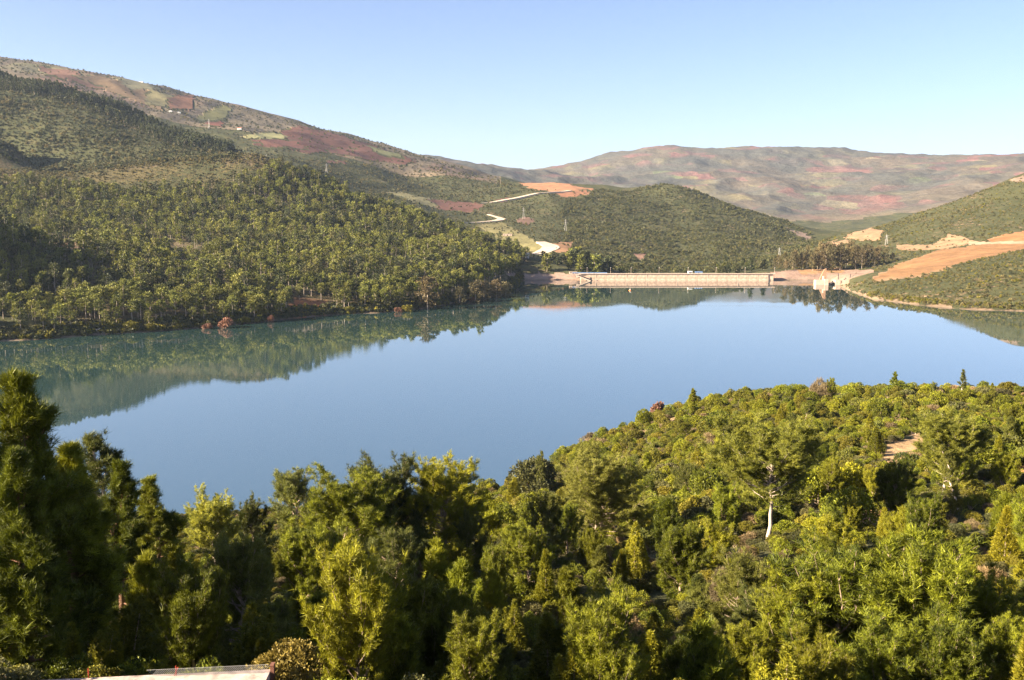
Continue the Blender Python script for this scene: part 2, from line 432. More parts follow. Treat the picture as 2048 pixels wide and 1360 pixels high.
az_in = np.linspace(-radians(29), radians(29), 620)
az_out = radians(29) + (radians(90) - radians(29)) * (np.linspace(0, 1, 60)[1:] ** 1.3)
azs = np.concatenate([-az_out[::-1], az_in, az_out])
lv = np.concatenate([np.linspace(math.log(3), math.log(1150), 300)[:-1], np.linspace(math.log(1150), math.log(3400), 230)[:-1], np.linspace(math.log(3400), math.log(14000), 150)])
ga, gl = np.meshgrid(azs, lv, indexing='ij'); gr = np.exp(gl)
TX, TY = gr * np.sin(ga), gr * np.cos(ga); TZ = ground(TX, TY)
tp = np.stack([TX.ravel(), TY.ravel(), TZ.ravel()], 1)
qx, qy = proj(tp); D_ = tp[:, 1]
jx = qx + 7 * noise2(tp[:, 0] / 60., tp[:, 1] / 60., 11) + 5 * noise2(tp[:, 0] / 18., tp[:, 1] / 18., 12)
jy = qy + 2.5 * noise2(tp[:, 0] / 60., tp[:, 1] / 60., 13) + np.where(D_ < 400, 14, 1.5) * noise2(tp[:, 0] / 14., tp[:, 1] / 14., 14)
soil = np.tile(np.array([.25, .18, .105]), (len(tp), 1)); cover = np.full(len(tp), .78); fields = np.zeros(len(tp))
nearm = D_ < 470
soil[nearm] = (.27, .185, .10); cover[nearm] = .62
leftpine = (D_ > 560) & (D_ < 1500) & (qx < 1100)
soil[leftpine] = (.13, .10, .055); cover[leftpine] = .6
fields = 0.65 * sstep(D_, 2200, 2600) * (qx < 1000) * (D_ < 3400) + 1.0 * sstep(D_, 3300, 3900)
rh = (D_ > 780) & (D_ < 1700) & (qx > 1640); soil[rh] = (.27, .19, .115); cover[rh] = .74
cover = np.where(fields > .5, .16, cover)
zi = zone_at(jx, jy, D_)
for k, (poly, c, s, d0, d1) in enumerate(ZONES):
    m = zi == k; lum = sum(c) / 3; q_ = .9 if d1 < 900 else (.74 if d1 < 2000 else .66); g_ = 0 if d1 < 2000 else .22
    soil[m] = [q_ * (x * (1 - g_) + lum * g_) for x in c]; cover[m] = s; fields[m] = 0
zg = zi.reshape(len(azs), len(lv)); ed = np.zeros(zg.shape, bool); ed[1:] |= zg[1:] != zg[:-1]; ed[:, 1:] |= zg[:, 1:] != zg[:, :-1]
hed = ed.ravel() & (D_ > 1900) & (noise2(tp[:, 0] / 45., tp[:, 1] / 45., 41) > -.1); cover[hed] = .95; soil[hed] = (.07, .065, .035)
strip = (tp[:, 2] < 0.6) & (D_ > 240)
soil[strip] = (.20, .15, .105); cover[strip] = 0.02; fields[strip] = 0
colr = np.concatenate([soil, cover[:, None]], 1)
na, nl = ga.shape
ii = np.arange(na - 1)[:, None] * nl + np.arange(nl - 1)[None]
quads = np.stack([ii, ii + nl, ii + nl + 1, ii + 1], -1).reshape(-1, 4)[:, ::-1]

m_ter, nt, out = new_mat('hillside_soil_and_scrub')
att = N(nt, 'ShaderNodeAttribute', attribute_name='soil')
fat = N(nt, 'ShaderNodeAttribute', attribute_name='fields')
geo = N(nt, 'ShaderNodeNewGeometry')
def nz(scale, detail=5.0, rough=0.6, vec=None):
    n_ = N(nt, 'ShaderNodeTexNoise', i_Scale=scale, i_Detail=detail, i_Roughness=rough)
    nt.links.new(vec or geo.outputs['Position'], n_.inputs['Vector']); return n_.outputs[0]
def math_(op, a, b, clamp=False):
    n_ = N(nt, 'ShaderNodeMath', operation=op, use_clamp=clamp)
    for i_, v_ in ((0, a), (1, b)):
        if isinstance(v_, (int, float)): n_.inputs[i_].default_value = v_
        else: nt.links.new(v_, n_.inputs[i_])
    return n_.outputs[0]
# terraced fields on the far mountains: irregular cells
dist = N(nt, 'ShaderNodeTexNoise', i_Scale=0.0035, i_Detail=4.0)
nt.links.new(geo.outputs['Position'], dist.inputs['Vector'])
vadd = N(nt, 'ShaderNodeVectorMath', operation='MULTIPLY_ADD')
nt.links.new(dist.outputs[1], vadd.inputs[0]); vadd.inputs[1].default_value = (260, 260, 0); nt.links.new(geo.outputs['Position'], vadd.inputs[2])
vsc = N(nt, 'ShaderNodeVectorMath', operation='MULTIPLY'); nt.links.new(vadd.outputs[0], vsc.inputs[0]); vsc.inputs[1].default_value = (0.0085, 0.0055, 0.02)
vor = N(nt, 'ShaderNodeTexVoronoi', i_Scale=1.0); nt.links.new(vsc.outputs[0], vor.inputs['Vector'])
sep = N(nt, 'ShaderNodeSeparateColor'); nt.links.new(vor.outputs['Color'], sep.inputs[0])
fcol = ramp(nt, sep.outputs[0], [(0.0, (.12,.10,.075)), (.22, (.18,.098,.085)), (.36, (.13,.11,.08)), (.50, (.20,.115,.10)), (.62, (.18,.155,.09)), (.74, (.14,.115,.085)), (.93, (.25,.21,.135)), (.965, (.15,.17,.085))], 'CONSTANT')
fsc = math_('MULTIPLY', ramp(nt, nz(0.0022, 5.0, .6), [(.40, (0, 0, 0)), (.56, (1, 1, 1))]), 0.9)
fcol = mixrgb(nt, fsc, fcol, (.088, .09, .078))
base = mixrgb(nt, fat.outputs['Fac'], att.outputs['Color'], fcol)
# tonal variation of soil
base = mixrgb(nt, 0.75, base, ramp(nt, nz(0.05, 8.0, .75), [(.3, (.45, .45, .45)), (.7, (1.45, 1.4, 1.35))]), 'MULTIPLY')
# scrub speckle
sp = math_('ADD', math_('MULTIPLY', nz(0.11, 4.0, .75), 0.7), math_('MULTIPLY', nz(0.013, 3.0, .5), 0.5))
thr = math_('SUBTRACT', 0.98, math_('MULTIPLY', att.outputs['Alpha'], 0.75))
msk = math_('MULTIPLY', math_('SUBTRACT', sp, thr), 9.0, True)
scol = ramp(nt, nz(0.045, 5.0, .65), [(.3, (.042, .048, .021)), (.55, (.078, .077, .034)), (.75, (.12, .10, .048))])
base = mixrgb(nt, msk, base, scol)
pb = N(nt, 'ShaderNodeBsdfPrincipled', i_Roughness=0.95); pb.inputs['Specular IOR Level'].default_value = 0.1
nt.links.new(base, pb.inputs['Base Color'])
bmp = N(nt, 'ShaderNodeBump', i_Strength=0.7, i_Distance=2.5)
nt.links.new(math_('ADD', math_('MULTIPLY', nz(0.25, 6.0, .7), 0.5), msk), bmp.inputs['Height']); bmf = N(nt, 'ShaderNodeBump', i_Strength=1.0, i_Distance=20.0)
nt.links.new(math_('MULTIPLY', math_('ADD', nz(0.006, 7.0, .62), math_('MULTIPLY', nz(0.03, 4.0, .6), .25)), fat.outputs['Fac']), bmf.inputs['Height']); nt.links.new(bmf.outputs[0], bmp.inputs['Normal'])
nt.links.new(bmp.outputs[0], pb.inputs['Normal'])
nt.links.new(pb.outputs[0], out.inputs[0])
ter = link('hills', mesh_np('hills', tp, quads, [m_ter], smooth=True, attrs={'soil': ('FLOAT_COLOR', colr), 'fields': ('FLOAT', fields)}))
tag(ter, 'hills and shores around the reservoir with red soil, fields and scrub', kind='structure')
del ga, gl, gr, TX, TY, TZ, jx, jy

# ------------------------------------------------------------------ lake
m_w, nt, out = new_mat('lake_water')
pb = N(nt, 'ShaderNodeBsdfPrincipled', i_Roughness=0.015, i_IOR=1.45)
pb.inputs['Base Color'].default_value = (.032, .072, .068, 1)
tc = N(nt, 'ShaderNodeNewGeometry')
mp = N(nt, 'ShaderNodeMapping'); nt.links.new(tc.outputs['Position'], mp.inputs[0]); mp.inputs['Scale'].default_value = (.5, 1.0, 1.0)
n1 = N(nt, 'ShaderNodeTexNoise', i_Scale=0.9, i_Detail=3.0); nt.links.new(mp.outputs[0], n1.inputs['Vector'])
n2 = N(nt, 'ShaderNodeTexNoise', i_Scale=0.012, i_Detail=3.0); nt.links.new(mp.outputs[0], n2.inputs['Vector'])
rr = ramp(nt, n2.outputs[0], [(.42, (0.05, 0.05, 0.05)), (.66, (1.0, 1.0, 1.0))])
mul = N(nt, 'ShaderNodeMath', operation='MULTIPLY'); nt.links.new(n1.outputs[0], mul.inputs[0]); nt.links.new(rr, mul.inputs[1])
bmp = N(nt, 'ShaderNodeBump', i_Strength=1.0, i_Distance=0.008); nt.links.new(mul.outputs[0], bmp.inputs['Height']); nt.links.new(bmp.outputs[0], pb.inputs['Normal'])
gl_ = N(nt, 'ShaderNodeBsdfGlossy', i_Roughness=0.015); nt.links.new(bmp.outputs[0], gl_.inputs['Normal'])
mxw = N(nt, 'ShaderNodeMixShader', i_Fac=0.40); nt.links.new(pb.outputs[0], mxw.inputs[1]); nt.links.new(gl_.outputs[0], mxw.inputs[2]); nt.links.new(mxw.outputs[0], out.inputs[0])
lx = np.linspace(-1500, 1500, 31); ly = np.linspace(120, 1192, 21)
gx, gy = np.meshgrid(lx, ly, indexing='ij'); V = np.stack([gx.ravel(), gy.ravel(), np.zeros(gx.size)], 1)
ii = np.arange(30)[:, None] * 21 + np.arange(20)[None]
lake = link('lake', mesh_np('lake', V, np.stack([ii, ii + 21, ii + 22, ii + 1], -1).reshape(-1, 4), [m_w], smooth=True))
tag(lake, 'calm blue reservoir water mirroring the hills and sky', kind='structure')

# ------------------------------------------------------------------ roads
m_road = simple_mat('pale_dirt_road', (.56, .44, .33), var=.08, scale=.2)
def ribbon(name, pts, width, mat, label, lift=0.45):
    P = np.array([unproj(*p) for p in pts])[:, :2]
    seg = np.concatenate([[0], np.cumsum(np.hypot(*np.diff(P, axis=0).T))]); s = np.arange(0, seg[-1], 4.0)
    Q = np.stack([np.interp(s, seg, P[:, 0]), np.interp(s, seg, P[:, 1])], 1)
    for _ in range(90): Q[1:-1] = (Q[:-2] + 2 * Q[1:-1] + Q[2:]) / 4
    d = np.gradient(Q, axis=0); d /= np.linalg.norm(d, axis=1, keepdims=True) + 1e-9
    nrm = np.stack([-d[:, 1], d[:, 0]], 1)
    W = np.broadcast_to(np.asarray(width, float), (len(Q),)) if np.ndim(width) == 0 else np.interp(s, np.linspace(0, seg[-1], len(width)), width)
    L, R = Q + nrm * W[:, None] / 2, Q - nrm * W[:, None] / 2
    zc = np.maximum(ground(Q[:, 0], Q[:, 1]), np.maximum(ground(L[:, 0], L[:, 1]), ground(R[:, 0], R[:, 1]))) + lift
    zL = zc; zR = zc
    v = np.concatenate([np.c_[L, zL], np.c_[R, zR], np.c_[L, zL - 6], np.c_[R, zR - 6]]); k = len(Q); i = np.arange(k - 1)
    f = np.concatenate([np.stack([i, i + 1, i + k + 1, i + k], 1), np.stack([i + 2*k, i, i + 1, i + 2*k + 1], 1)[:, ::-1], np.stack([i + k, i + k + 1, i + 3*k + 1, i + 3*k], 1)[:, ::-1]])
    o = link(name, mesh_np(name, v, f, [mat])); tag(o, label, kind='structure'); return o
ribbon('road', [(958,409,2105),(985,406,2120),(1010,401,2140),(1035,394,2170),(1060,389,2185),(1090,384,2205),(1112,380,2225),(1140,377,2255)], 18, m_road, 'pale dirt road climbing to the orange cutting')
ribbon('road', [(925,449,1800),(960,444,1830),(990,440,1860),(1012,436,1880),(1017,433,1890),(1005,430,1905),(990,426,1920),(975,420,1945)], [11, 11, 13, 17, 19, 13, 8, 6], m_road, 'pale hairpin road above the pine wood')
ribbon('road', [(965,516,1315),(1010,515,1345),(1060,511,1390),(1095,503,1425),(1112,496,1455),(1108,490,1475),(1092,487,1492),(1078,485,1505)], [7, 7, 9, 18, 24, 26, 22, 14], m_road, 'wide pale hairpin road above the dam trees')
# ------------------------------------------------------------------ dam and waterworks
m_conc = simple_mat('weathered_pink_concrete', (.43, .305, .225), var=.2, scale=.35, bump=.2)
m_conc2 = simple_mat('pale_concrete', (.47, .36, .28), var=.1, scale=.4)
m_dark = simple_mat('dark_steel', (.035, .035, .04), var=.1, rough=.6)
m_white = simple_mat('white_paint', (.78, .76, .72), var=.04)
m_blue = simple_mat('blue_painted_rail', (.15, .24, .40), var=.08, rough=.5)
m_roof = simple_mat('clay_roof', (.36, .16, .10), var=.15)
m_red = simple_mat('red_rusted_steel', (.40, .055, .03), var=.15, rough=.6)
m_orange = simple_mat('orange_plastic', (.75, .20, .05), var=.05, rough=.5)
m_glass = simple_mat('dark_window', (.03, .035, .04), rough=.2, var=.1)

YD = 1189.0                                             # line of the dam's upstream face
def dx(px, Y=YD): return (px - CX) / F * Y / 0.9995
x0, x1 = dx(1172), dx(1538)
ZC = 8.0
dam = link('dam', None, loc=((x0 + x1) / 2, YD, 0)); tag(dam, 'low pale concrete dam closing the far end of the lake', 'dam')
ox = (x0 + x1) / 2
def lx_(x): return x - ox
g = Geo(); g.hexa([(lx_(x0) - 6, 1.2, -14), (lx_(x1) + 6, 1.2, -14), (lx_(x1) + 6, 34, -14), (lx_(x0) - 6, 34, -14)],
                  [(lx_(x0) - 6, 1.2 + 3.2, ZC - .6), (lx_(x1) + 6, 1.2 + 3.2, ZC - .6), (lx_(x1) + 6, 12, ZC - .6), (lx_(x0) - 6, 12, ZC - .6)])
link('dam_body', g.mesh('dam_body', [m_conc]), dam)
npan = 18; pw = (x1 - x0) / npan
def sl(z): return 0.2 + 3.2 * (z + 14) / (ZC - .6 + 14)  # batter of the face
def slab(w, z0, z1, t):
    g = Geo(); g.hexa([(-w/2, sl(z0) - t, z0), (w/2, sl(z0) - t, z0), (w/2, sl(z0) + 1.2, z0), (-w/2, sl(z0) + 1.2, z0)],
                      [(-w/2, sl(z1) - t, z1), (w/2, sl(z1) - t, z1), (w/2, sl(z1) + 1.2, z1), (-w/2, sl(z1) + 1.2, z1)])
    return g.mesh('panel', [m_conc])
pan_hi = slab(pw - .22, 3.2, ZC - 1.1, 0.0); pan_lo = slab(pw - .22, -3.0, 2.95, 0.25)
for k in range(npan):
    xm = lx_(x0) + (k + .5) * pw
    link('panel', pan_hi, dam, loc=(xm, 0, 0)); link('panel', pan_lo, dam, loc=(xm, 0, 0))
rib = Geo().hexa([(-.35, sl(-3) - .4, -3), (.35, sl(-3) - .4, -3), (.35, sl(-3), -3), (-.35, sl(-3), -3)], [(-.35, sl(ZC-1) - .3, ZC - 1), (.35, sl(ZC-1) - .3, ZC - 1), (.35, sl(ZC-1), ZC - 1), (-.35, sl(ZC-1), ZC - 1)]).mesh('rib', [m_conc2])
for k in (1, 3, 4, 6, 9, 12, 15): link('rib', rib, dam, loc=(lx_(x0) + k * pw, 0, 0))
link('crest_walkway', Geo().box(lx_(x0) - 8, lx_(x1) + 8, 2.6, 13, ZC - .6, ZC - .1).mesh('crest_walkway', [m_conc2]), dam)
link('parapet', Geo().box(lx_(x0) - 8, lx_(x1) + 8, 2.4, 2.9, ZC - .4, ZC + .55).mesh('parapet', [m_conc2]), dam)
link('railing', Geo().box(lx_(dx(1146)), lx_(dx(1216)), 12.2, 12.5, ZC, ZC + 1.0).mesh('railing', [m_blue]), dam)
g = Geo(); lp = Geo().tube([(0, 0, 0), (0, 0, 6.5), (0, -.9, 7.0)], [.16, .12, .09], 6).mesh("post", [m_conc2]); ar = Geo().box(-.35, .35, -1.5, -.6, 6.85, 7.15).mesh('lamp_head', [m_white])
for k, p in enumerate((1174, 1221, 1262, 1318, 1376, 1432, 1490, 1549)):
    o = link('street_lamp', None, loc=(dx(p, YD + 8), YD + 9, ZC - .1))
    tag(o, 'white street lamp beside the blue railing at the dam end' if k == 0 else ('white street lamp on the bank at the right end of the dam' if k == 7 else f"thin white street lamp, {['', 'second', 'third', 'fourth', 'fifth', 'sixth', 'seventh'][k]} along the dam crest from its left end"), 'street lamp', 'street lamps along the dam crest')
    link('post', lp, o); link('lamp_head', ar, o)
# intake with the sloping gantry at the left end
o = link('intake_gantry', None, loc=(dx(1164), YD - 3, 0)); tag(o, 'sloping black intake gantry dipping into the water at the dam end', 'gantry')
link('ramp', Geo().hexa([(-4.5, -1.6, 4.6), (10, -1.6, -1.2), (10, 1.2, -1.2), (-4.5, 1.2, 4.6)], [(-4.5, -1.6, 6.0), (10, -1.6, .6), (10, 1.2, .6), (-4.5, 1.2, 6.0)]).mesh('ramp', [m_conc2]), o)
link('beam', Geo().hexa([(-4.2, -1.9, 6.1), (10.5, -1.9, .7), (10.5, 1.4, .7), (-4.2, 1.4, 6.1)], [(-4.2, -1.9, 7.5), (10.5, -1.9, 1.8), (10.5, 1.4, 1.8), (-4.2, 1.4, 7.5)]).mesh('beam', [m_dark]), o)
link('hoist', Geo().box(9.2, 11.4, -1.5, 1.5, -.5, 3.6).box(9.7, 10.9, -2.2, 2.2, 3.6, 4.1).mesh('hoist', [m_dark]), o)
link('platform', Geo().box(-7.5, -3.5, -2, 3, 6.6, 7.6).box(-6.8, -4.4, -1, 2, 4.0, 6.6).mesh('platform', [m_conc2]), o)

def hut(px, D, w, d, h, label, wallm=m_white, flat=False, z=None, roofm=m_roof, rz=0.0, cat='house', name='house', grp=None):
    X = (px - CX) / F * D; zz = float(ground(X, D)) if z is None else z
    o = link(name, None, loc=(X, D, zz - .3), rot=(0, 0, rz)); tag(o, label, cat, grp)
    link('wall', Geo().box(-w/2, w/2, -d/2, d/2, 0, h).mesh('wall', [wallm]), o)
    if flat: link('roof', Geo().box(-w/2 - .3, w/2 + .3, -d/2 - .3, d/2 + .3, h, h + .35).mesh('roof', [wallm]), o)
    else:
        g = Geo(); e = .5; g.add([(-w/2-e,-d/2-e,h),(w/2+e,-d/2-e,h),(w/2+e,d/2+e,h),(-w/2-e,d/2+e,h),(-w/2-e,0,h+d*.32),(w/2+e,0,h+d*.32)], [(0,1,5,4),(2,3,4,5)])
        g.add([(-w/2-e,-d/2-e,h),(-w/2-e,d/2+e,h),(-w/2-e,0,h+d*.32),(w/2+e,-d/2-e,h),(w/2+e,d/2+e,h),(w/2+e,0,h+d*.32)], [(0,2,1),(3,4,5)])
        link('roof', g.mesh('roof', [roofm]), o)
    link('door', Geo().box(-.6, .6, -d/2 - .12, -d/2 + .1, 0, 2.1).mesh('door', [m_dark]), o)
    for s in (-1, 1): link('window', Geo().box(s*w*.3-.55, s*w*.3+.55, -d/2-.1, -d/2+.1, 1.1, 2.2).mesh('window', [m_glass]), o)
    return o
hut(1380, YD + 7, 5, 4, 2.8, 'small white hut standing on the middle of the dam crest', flat=True, z=ZC, name='hut', cat='hut')
hut(1397, YD + 9.5, 8, 4, 1.3, 'low white shed with blue roof right of the crest hut', flat=False, z=ZC, roofm=m_blue, name='shed', cat='shed')
hut(1146, YD + 16, 9, 5, 2.2, 'low pale shed on the bank at the left end of the dam', wallm=m_conc2, flat=True, z=ZC - .6, name='shed', cat='shed')
hut(1054, 1262, 5, 5, 6, 'small white hut half hidden among the dark trees by the dam', flat=True, name='hut', cat='hut')
hut(300, 3040, 13, 8, 5, 'white house on the bare mountain skyline', flat=True)
hut(355, 2590, 7, 5, 3.4, 'white farmhouse in the mountain gully, left of its twin', flat=True)
hut(372, 2595, 6, 5, 3, 'white farmhouse in the mountain gully, right of its twin', flat=True)
hut(489, 2480, 10, 7, 4, 'small red-roofed house at the tip of the yellow field')
hut(984, 4300, 26, 14, 9, 'tiny white house on the far hazy ridge', flat=True)
hut(1015, 1640, 15, 7, 3.2, 'low pale shed on the grassy slope below the hairpin road', flat=True, wallm=m_conc2, name='shed', cat='shed')
hut(832, 3950, 22, 14, 9, 'tiny white house where the far ridge meets the mountain', flat=True)
hut(1666, 1330, 5, 4, 4, 'tiny white hut above the eucalyptus trees near the spillway', flat=True, name='hut', cat='hut')

# spillway on the right bank
YS = 1120.0
sp_ = link('spillway', None, loc=(dx(1650, YS), YS, 0)); tag(sp_, 'white concrete spillway blocks with a small tower at the right bank', 'spillway')
def sx(px): return dx(px, YS) - dx(1650, YS)
link('pier', Geo().box(sx(1632), sx(1648.5), 0, 8, -6, 5.2).mesh('pier', [m_conc2]), sp_)
link('pier', Geo().box(sx(1649), sx(1656.5), -1.2, 8, -6, 6.2).mesh('pier', [m_conc2]), sp_)
link('pier', Geo().box(sx(1671), sx(1681), -.6, 9, -6, 5.2).mesh('pier', [m_conc2]), sp_)
link('wing_wall', Geo().box(sx(1681.2), sx(1694), 0, 8, -6, 5.0).mesh('wing_wall', [m_conc2]), sp_)
link('tower', Geo().box(sx(1647.3), sx(1649.6), 2.5, 5.0, 5.2, 9.5).mesh('tower', [m_conc2]), sp_)
link('gate', Geo().box(sx(1657), sx(1671), 3, 3.8, -3, 2.0).mesh('gate', [m_dark]), sp_)
link('gate_arm', Geo().tube([(sx(1657), -.5, .8), (sx(1662), -.7, 1.0), (sx(1665), -.5, 4.2)], [.7, .7, .5], 6).mesh('gate_arm', [m_dark]), sp_)
o = link('fin_wall', Geo().add([(sx(1645), 14, 3), (sx(1660), 14, 3), (sx(1660), 14, 17.5), (sx(1656), 14, 16.5), (sx(1645), 16, 3), (sx(1660), 16, 3), (sx(1660), 16, 17.5), (sx(1656), 16, 16.5)],
      [(0,1,2,3),(7,6,5,4),(0,3,7,4),(1,5,6,2),(3,2,6,7)]).mesh('fin_wall', [simple_mat('orange_earth_face', (.34, .20, .12), var=.12, scale=.3)]), sp_)
g = Geo()
for a, b in ((1684, 1691), (1706, 1717)):
    g.tube([(sx(a), 12, 3.5), (sx(b), 26, 11)], .35, 4)
link('pipe', g.mesh('pipe', [m_dark]), sp_)['kind'] = 'stuff'

# buoy with the streak of disturbed water
P = on_water(1260, 581)
o = link('buoy', None, loc=P); tag(o, 'small orange and white buoy floating before the dam', 'buoy')
a = np.linspace(0, pi, 7); link('float', Geo().tube([(0, 0, -.9), (0, 0, -.4), (0, 0, .2), (0, 0, .7), (0, 0, .95)], [.4, 1.2, 1.35, .9, .1], 10).mesh('float', [m_orange], True), o)
link('mast', Geo().tube([(0, 0, .9), (0, 0, 1.8)], .3, 6).mesh('mast', [m_white]), o)

# power poles
def pylon(px, py, D, h, label):
    P = unproj(px, py, D); X = P[0]; z = float(ground(X, D))
    o = link('power_pylon', None, loc=(X, D, z)); tag(o, label, 'pylon', 'power pylons on the hillsides')
    r = max(.16, D * .00009)
    for sx_ in (-1, 1):
        for sy in (-1, 1):
            link('leg', Geo().tube([(sx_ * 1.9, sy * 1.4, -2), (sx_ * .5, sy * .4, h * .8), (0, 0, h)], [r, r * .8, r * .6], 4).mesh('leg', [m_pyl]), o)
    for zz, w_ in ((h * .72, 3.6), (h * .86, 2.8)): link('cross_arm', Geo().box(-w_, w_, -.2, .2, zz, zz + r * 1.4).mesh('cross_arm', [m_pyl]), o)
    g = Geo()
    for k in range(6):
        z0_, z1_ = h * .8 * k / 6, h * .8 * (k + 1) / 6; w0, w1 = 1.9 - 1.4 * k / 6, 1.9 - 1.4 * (k + 1) / 6
        g.tube([(-w0, -w0 * .75, z0_), (w1, -w1 * .75, z1_)], r * .5, 3)
    link('bracing', g.mesh('bracing', [m_pyl]), o)
m_pyl = simple_mat('galvanised_steel', (.42, .40, .37), var=.05)
for a in ((532, 300, 1600, 27, 'power pylon rising behind the brown knoll'), (1047, 432, 1900, 22, 'power pylon on the slope right of the hairpin road'),
          (1131, 468, 1700, 22, 'power pylon on the scrub slope above the wide hairpin'), (653, 340, 2050, 20, 'slim power pylon beside the small red patch on the mountain'),
          (1559, 500, 1560, 16, 'power pylon at the foot of the scrub hill right of the dam'), (1773, 484, 1420, 15, 'power pylon on the slope right of the orange cutting'), (418, 250, 2450, 24, 'slim power pylon above the red triangle on the mountain')):
    pylon(*a)

# ------------------------------------------------------------------ concrete terrace and net fence below the camera
m_wall = simple_mat('pinkish_cement', (.44, .34, .285), var=.24, scale=2.2, bump=.4)
YW = 30.0
A_ = unproj(150, 1361, YW); B_ = unproj(541, 1340, YW + .3)
wl_ = link('concrete_wall', None, loc=(A_[0], A_[1], A_[2] - 3)); tag(wl_, 'pinkish cement retaining wall at the bottom edge below the trees', 'wall')
v = B_ - A_
link('wall', Geo().hexa([(-3, -.9, -2), (v[0], v[1] - .9, -2), (v[0], v[1] + .05, -2), (-3, .05, -2)], [(-3, -.9, 2.86), (v[0], v[1] - .9, 3 + v[2] - .05), (v[0], v[1] + .05, 3 + v[2]), (-3, .05, 2.9)]).mesh('wall', [m_wall]), wl_)
link('coping', Geo().hexa([(-3, -1.6, 2.2), (v[0] - .05, v[1] - 1.6, 2.2), (v[0] - .05, v[1] - .91, 2.2), (-3, -.91, 2.2)], [(-3, -1.6, 2.80), (v[0] - .05, v[1] - 1.6, 2.93 + v[2]), (v[0] - .05, v[1] - .91, 2.96 + v[2]), (-3, -.91, 2.83)]).mesh('coping', [m_wall]), wl_)
link('end_post', Geo().box(v[0] + .01, v[0] + .13, v[1] - .1, v[1] + .1, 1, 3 + v[2] + .22).mesh('end_post', [simple_mat('red_brown_post', (.26, .12, .08), var=.2, scale=3)]), wl_)
nf = link('net_fence', None, loc=(A_[0], A_[1] + .12, A_[2])); tag(nf, 'sagging grey wire net with red rods behind the cement wall', 'fence')
def wz(px): return (px - 150) / (541 - 150)
g = Geo(); 
m_net = simple_mat('grey_wire', (.42, .42, .40), var=.05, rough=.5)
xa, xb = v[0] * wz(298), v[0] * wz(540)
for k in range(60):
    t = k / 59; x = xa + (xb - xa) * t; zb = v[2] * (x / v[0]) - .05; zt = zb + .26 + .05 * t
    for sgn in (-1, 1):
        x2 = x + sgn * (zt - zb); 
        if xa - .12 <= x2 <= xb + .1: g.tube([(x, 0, zb), (x2, 0, zt)], .0035, 3)
g.tube([(xa - .08, 0, v[2] * xa / v[0] + .21), (xb, 0, v[2] + .27)], .006, 3)
link('net', g.mesh('net', [m_net]), nf)['kind'] = 'stuff'
rod = Geo().tube([(0, 0, -.4), (0, 0, .42)], .016, 6).mesh('rod', [m_red])
for p, tilt in ((174, 0), (345, .45), (352, 0.0)):
    x = v[0] * wz(p); link('rod', rod, nf, loc=(x, .02, v[2] * x / v[0] - .1), rot=(0, tilt, 0))
# ------------------------------------------------------------------ plant materials
def foliage_mat(name, dark, light, gold=None, trans=0.20, hue=0.5):
    """leaf colour: varies from plant to plant (Object Info random) and from tuft to tuft (attribute 'tint')"""
    m, nt, out = new_mat(name)
    oi = N(nt, 'ShaderNodeObjectInfo'); at = N(nt, 'ShaderNodeAttribute', attribute_name='tint')
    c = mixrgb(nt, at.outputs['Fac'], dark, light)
    if gold: 
        k = ramp(nt, oi.outputs['Random'], [(0.25, (0, 0, 0)), (1.0, (hue, hue, hue))])
        c = mixrgb(nt, k, c, mixrgb(nt, at.outputs['Fac'], tuple(.6 * x for x in gold), gold))
    wn_ = N(nt, 'ShaderNodeTexWhiteNoise', noise_dimensions='1D'); nt.links.new(oi.outputs['Random'], wn_.inputs['W'])
    c = mixrgb(nt, 1.0, c, ramp(nt, wn_.outputs['Value'], [(0, (.58, .60, .62)), (1, (1.32, 1.30, 1.28))]), 'MULTIPLY')
    d = N(nt, 'ShaderNodeBsdfPrincipled', i_Roughness=0.55); d.inputs['Specular IOR Level'].default_value = 0.25
    nt.links.new(c, d.inputs['Base Color'])
    if trans:
        t = N(nt, 'ShaderNodeBsdfTranslucent'); nt.links.new(c, t.inputs['Color'])
        mx = N(nt, 'ShaderNodeMixShader', i_Fac=trans); nt.links.new(d.outputs[0], mx.inputs[1]); nt.links.new(t.outputs[0], mx.inputs[2]); nt.links.new(mx.outputs[0], out.inputs[0])
    else: nt.links.new(d.outputs[0], out.inputs[0])
    return m
M_PINE = foliage_mat('pine_needles', (.040, .055, .006), (.265, .285, .017), (.36, .305, .014))
M_PINE_G = foliage_mat('grey_green_pine_needles', (.048, .060, .014), (.20, .205, .036), (.25, .225, .028))
M_PINE_U = foliage_mat('sunlit_tone_pine_needles', (.10, .115, .015), (.42, .40, .05), None)  # brighter copy of the pine needles, sunlight put into the leaf colour
M_CYP = foliage_mat('golden_cypress_sprays', (.085, .095, .009), (.30, .275, .018), (.37, .295, .015))
M_SHRUB = foliage_mat('olive_shrub_leaves', (.052, .058, .008), (.24, .215, .022), (.32, .24, .024), hue=.5)
M_SHRUBG = foliage_mat('dull_shrub_leaves', (.050, .056, .018), (.15, .145, .044), (.19, .15, .055))
M_DRY = foliage_mat('dry_brown_twigs', (.13, .095, .045), (.27, .20, .10), (.33, .20, .08), trans=.1)
M_RUST = foliage_mat('rust_red_twigs', (.20, .085, .05), (.38, .19, .11), None, trans=.1)
M_GREY = foliage_mat('bare_grey_twigs', (.20, .17, .12), (.36, .32, .23), None, trans=.1)
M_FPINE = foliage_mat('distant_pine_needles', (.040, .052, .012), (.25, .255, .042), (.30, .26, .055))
M_FSCRUB = foliage_mat('hill_scrub_leaves', (.050, .054, .022), (.12, .118, .046), (.16, .13, .055))
M_KNOLL = foliage_mat('tawny_scrub_leaves', (.10, .09, .032), (.21, .175, .06), (.25, .18, .07))
M_EUC = foliage_mat('eucalyptus_leaves', (.085, .075, .032), (.185, .15, .062), (.22, .14, .065))
